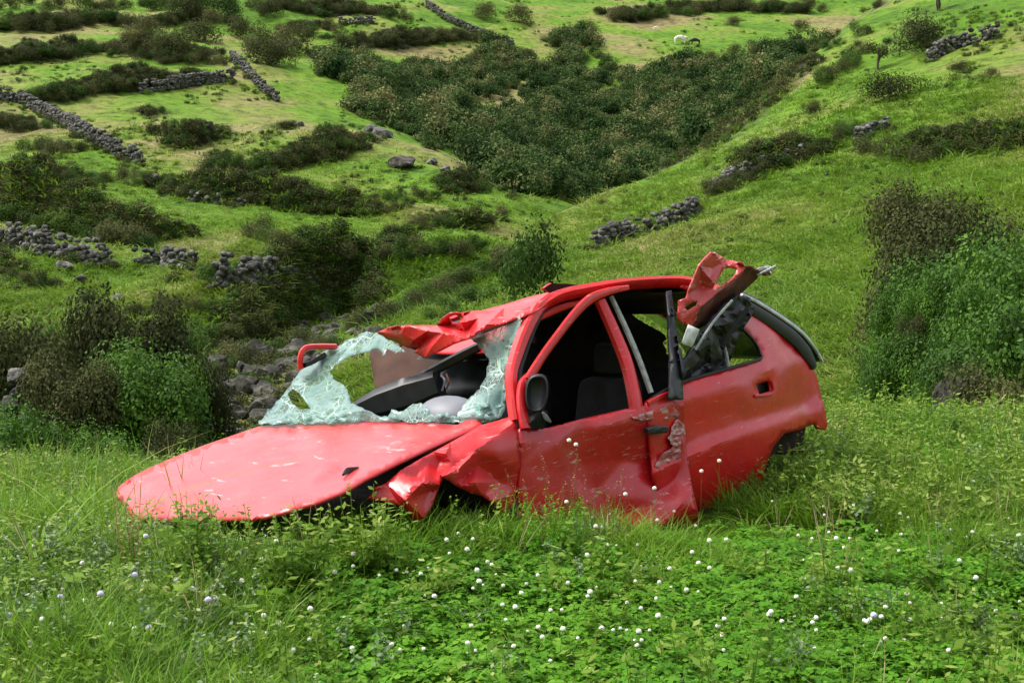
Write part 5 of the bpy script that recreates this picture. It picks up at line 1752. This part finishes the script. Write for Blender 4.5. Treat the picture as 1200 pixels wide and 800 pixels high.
# end of a wall in the thicket beyond the bonnet, stone by stone
heap = bpy.data.objects.new('stone_wall', None)
COL.objects.link(heap)
hb = PT(38, 432, 11.5)
hz = float(H(np.array([hb[0]]), np.array([hb[1]]))[0])
heap.location = (hb[0], hb[1], hz)
tag(heap, 'end of a dry-stone wall with rounded grey stones in the thicket beyond the bonnet', 'wall')
lv, zt = 0, 0.0
while zt < hb[2] - hz:
    wdt = .30 - .14 * zt / (hb[2] - hz)
    for k in range(5):
        o = link('stone', rocks[random.randrange(4)], heap)
        o.location = ((k / 4 - .5) * wdt * 1.6 + random.uniform(-.05, .05), random.uniform(-.12, .12), zt)
        s_ = random.uniform(.055, .105)
        o.scale = (s_ * 1.25, s_, s_ * .8)
        o.rotation_euler = (random.uniform(-.4, .4), random.uniform(-.4, .4), random.random() * 6)
    zt += .095
    lv += 1

# ------------------------------------------------------------------ cattle far up the slope
def cow(px, py, lpx, head_dir, mat, label):
    p = base_of(px, py, 60)
    L_ = lpx * p[1] / FPX
    root = bpy.data.objects.new('cow', None)
    COL.objects.link(root)
    root.location = p
    root.rotation_euler = (0, 0, 0 if head_dir > 0 else math.pi)
    k = L_ / 2.2
    root.scale = (k, k, k)
    me = bpy.data.meshes.new('body')
    vs_ = [(0, 0, 1.05), (.35, 0, 1.08), (.75, 0, 1.12), (1.0, 0, 1.05), (1.2, 0, .85), (1.42, 0, .55), (-.4, 0, 1.08), (-.75, 0, 1.1),
           (.7, .2, .85), (.72, .22, .45), (.7, .22, .04), (.7, -.2, .85), (.72, -.22, .45), (.7, -.22, .04),
           (-.7, .2, .85), (-.8, .22, .5), (-.74, .22, .04), (-.7, -.2, .85), (-.8, -.22, .5), (-.74, -.22, .04), (-.92, 0, .95), (-.95, 0, .45)]
    es = [(0, 1), (1, 2), (2, 3), (3, 4), (4, 5), (0, 6), (6, 7), (2, 8), (8, 9), (9, 10), (2, 11), (11, 12), (12, 13), (7, 14), (14, 15), (15, 16), (7, 17), (17, 18), (18, 19), (7, 20), (20, 21)]
    rd = [.36, .36, .33, .22, .17, .11, .36, .30, .17, .09, .06, .17, .09, .06, .19, .09, .06, .19, .09, .06, .06, .04]
    me.from_pydata(vs_, es, [])
    me.materials.append(mat)
    o = link('body', me, root)
    sk = o.modifiers.new('skin', 'SKIN')
    for v, r in zip(me.skin_vertices[0].data, rd):
        v.radius = (r, r)
    me.skin_vertices[0].data[0].use_root = True
    o.modifiers.new('smooth', 'SUBSURF').render_levels = 2
    for s in (-1, 1):
        e = link('ear', rocks[0], root)
        e.location = (1.12, s * .2, .98)
        e.scale = (.06, .13, .04)
    tag(root, label, 'cow')


M_COWW = plain('cow_white', (0.70, 0.66, 0.55), .8, .2, var=.15, scale=3)
M_COWB = plain('cow_dark', (0.03, 0.025, 0.02), .8, .2, var=.3, scale=3)
cow(797, 52, 16, 1, M_COWW, 'white cow grazing on the far pasture beside a dark one')
cow(815, 53, 12, -1, M_COWB, 'dark cow grazing on the far pasture beside a white one')
cow(768, 36, 7, 1, M_COWW, 'small pale cow higher up the far pasture')

# ------------------------------------------------------------------ flowers, one by one
def flower_mesh(name, seed, head_mat, h, r):
    """round clover head of many small florets on a thin stalk"""
    g = np.random.default_rng(seed)
    n = 46
    i = np.arange(n) + .5
    ph = np.arccos(1 - 1.65 * i / n)
    th = math.pi * (1 + 5 ** .5) * i
    D = np.stack([np.cos(th) * np.sin(ph), np.sin(th) * np.sin(ph), np.cos(ph)], 1)
    up = unit(D + np.array([0, 0, .3]))
    P_ = D * r * .62 + np.array([0, 0, h])
    sd_ = unit(np.cross(up, np.array([.3, .2, 1.0])))
    ot = np.cross(up, sd_)
    tip = P_ + up * r * .5 * g.uniform(.8, 1.2, n)[:, None]
    w = r * .26
    V = np.stack([P_ + sd_ * w, P_ + ot * w, P_ - sd_ * w, P_ - ot * w, tip], 1).reshape(-1, 3)
    b = np.arange(n)[:, None] * 5
    T = np.concatenate([b + np.array([[0, 1, 4]]), b + np.array([[1, 2, 4]]), b + np.array([[2, 3, 4]]), b + np.array([[3, 0, 4]])])
    s = len(V)
    bx_ = np.array([[math.cos(q * 2.1) * .0016, math.sin(q * 2.1) * .0016, -.03] for q in range(3)] + [[math.cos(q * 2.1) * .001, math.sin(q * 2.1) * .001, h] for q in range(3)])
    T2 = np.array([[s, s + 1, s + 4], [s, s + 4, s + 3], [s + 1, s + 2, s + 5], [s + 1, s + 5, s + 4], [s + 2, s, s + 3], [s + 2, s + 3, s + 5]])
    return mesh_np(name, np.concatenate([V, bx_]), np.concatenate([T, T2]), [head_mat, M_STALK], midx=[0] * len(T) + [1] * 6)


fl_kinds = [flower_mesh('clover_flower', 600 + i, M_FLOWER, h, r) for i, (h, r) in enumerate([(.16, .0095), (.18, .011), (.20, .0105), (.15, .0085)])]
lil_kinds = [flower_mesh('lilac_flower', 610 + i, M_LILAC, h, .013) for i, h in enumerate((.20, .25))]
cand = []
while len(cand) < 298:
    x, y = random.uniform(0, 1200), random.uniform(615, 815)
    dens = .9 if (380 < x < 860 and y > 660) else (.75 if x > 820 else .5)
    dens *= .45 + .9 * max(0, float(fbm(np.array([x]), np.array([y * 1.6]), 71, 70, 2)[0]) + .4)
    if random.random() < dens:
        cand.append((x, y))
gp = hit_many(cand, near=2.5, far=14)
for p in gp:
    if in_car(p[None], .1)[0]:
        continue
    o = link('clover_flower', fl_kinds[random.randrange(4)])
    o.location = p
    o.rotation_euler = (random.uniform(-.25, .25), random.uniform(-.25, .25), random.uniform(0, 6.28))
    s_ = random.uniform(.62, 1.1)
    o.scale = (s_, s_, s_)
    tag(o, 'round white clover flower standing in the short grass before the car', 'flower', 'white clover flowers in the meadow')
for x, y in [(68, 690), (160, 640), (143, 678), (210, 692), (235, 705), (60, 720), (185, 760), (30, 735), (150, 700), (1008, 758), (120, 735), (250, 740)]:
    p = hit_many([(x, y + 40)], near=2.5, far=14)[0]
    o = link('lilac_flower', lil_kinds[random.randrange(2)])
    o.location = p
    o.rotation_euler = (random.uniform(-.25, .25), random.uniform(-.25, .25), random.uniform(0, 6.28))
    tag(o, 'pale lilac flower among the grey green weeds', 'flower', 'lilac flowers in the weeds')
# taller white flowers in front of the doors
for x, y in [(667, 516), (675, 521), (733, 579), (767, 572), (664, 588), (705, 618), (822, 552), (843, 540)]:
    d = 6.75 if x < 800 else 7.3
    t = PT(x, y, d)
    z = float(H(np.array([t[0]]), np.array([t[1]]))[0])
    o = link('tall_clover_flower', fl_kinds[random.randrange(3)])
    o.location = (t[0], t[1], z)
    o.scale = (1, 1, (t[2] - z) / .15)
    q_ = flower_mesh('tall_clover_flower', 620, M_FLOWER, t[2] - z, .011)
    o.data = q_
    o.scale = (1, 1, 1)
    tag(o, 'white flower on a tall stalk standing in front of the car doors', 'flower', 'tall white flowers before the doors')

# leafy clumps and seed stalks right in front of the car
def clump(px, py, d, wpx, hpx, kind, name, label, cat='plant'):
    p = PT(px, py, d)
    z = float(H(np.array([p[0]]), np.array([p[1]]))[0])
    r = wpx * d / FPX / 2
    h = max(.12, p[2] - z)
    if kind == 'leafy':
        me = weed_mesh(name, int(px), M_WEED, 46, h, .06, r * .8, 18, .45)
    elif kind == 'ferny':
        me = weed_mesh(name, int(px), M_CLOVER, 60, h, .028, r * .8, 34, .4)
    elif kind == 'sorrel':
        me = weed_mesh(name, int(px), M_SORREL, 4, h, .014, r * .6, 40, .8)
    else:
        me = blades_mesh(name, int(px), M_GRASS, 26, h, r * .5, .012, 1.3, 6)
    o = link(name, me)
    o.location = (p[0], p[1], z)
    return tag(o, label, cat)


clump(430, 586, 5.9, 110, 60, 'leafy', 'leafy_weed', 'leafy weed clump against the near edge of the bonnet')
clump(640, 588, 6.35, 110, 60, 'ferny', 'feathery_weed', 'dark green feathery weed mound in front of the front door')
clump(345, 604, 5.6, 70, 40, 'leafy', 'leafy_weed', 'small leafy weed under the bonnet front corner')
clump(220, 590, 5.7, 60, 40, 'leafy', 'leafy_weed', 'leafy sprig overlapping the bonnet tip')
clump(660, 530, 6.5, 40, 60, 'sorrel', 'seed_stalk', 'brown seeding stalks standing before the front door')
clump(635, 545, 6.45, 30, 60, 'sorrel', 'seed_stalk', 'brown seed stalk beside the wing gap')
clump(690, 548, 6.6, 34, 60, 'sorrel', 'seed_stalk', 'brown branching seed stalk before the middle of the door')
clump(722, 555, 6.6, 14, 60, 'sorrel', 'seed_stalk', 'single brown grass spike before the door')
clump(545, 590, 6.3, 70, 40, 'blade', 'tall_grass', 'long arching grass blades in the empty wheel arch')
clump(480, 612, 5.9, 80, 40, 'blade', 'tall_grass', 'long arching grass blades under the crumpled wing')
clump(800, 618, 6.9, 80, 40, 'blade', 'tall_grass', 'long grass blades at the lower corner of the torn door')
clump(880, 585, 7.6, 70, 40, 'blade', 'tall_grass', 'long grass blades below the rear wheel arch')
clump(105, 510, 6.4, 60, 60, 'blade', 'tall_grass', 'tall arching grass blades off the bonnet tip')
clump(45, 515, 6.2, 70, 60, 'blade', 'tall_grass', 'tall arching grass farther out from the bonnet tip')
clump(155, 560, 5.9, 50, 60, 'sorrel', 'seed_stalk', 'thin dark stalks crossing the bonnet tip')
for k, (x, y, d) in enumerate([(1010, 500, 8.6), (1060, 480, 9.4), (1120, 478, 9.8), (1170, 500, 9.4), (960, 540, 8.4), (1100, 520, 8.8), (1040, 540, 8.2)]):
    clump(x, y, d, 110, 50, 'ferny' if k % 2 else 'leafy', 'bracken_clump', ['light green leafy clump just behind the car tail', 'feathery light clump on the rise behind the car tail', 'leafy clump in front of the thicket behind the car tail rocks', 'feathery clump at the outer end of the rise behind the car', 'leafy clump below the bumper bracket', 'feathery clump in the middle of the rise behind the car', 'low leafy clump closest to the car tail'][k])
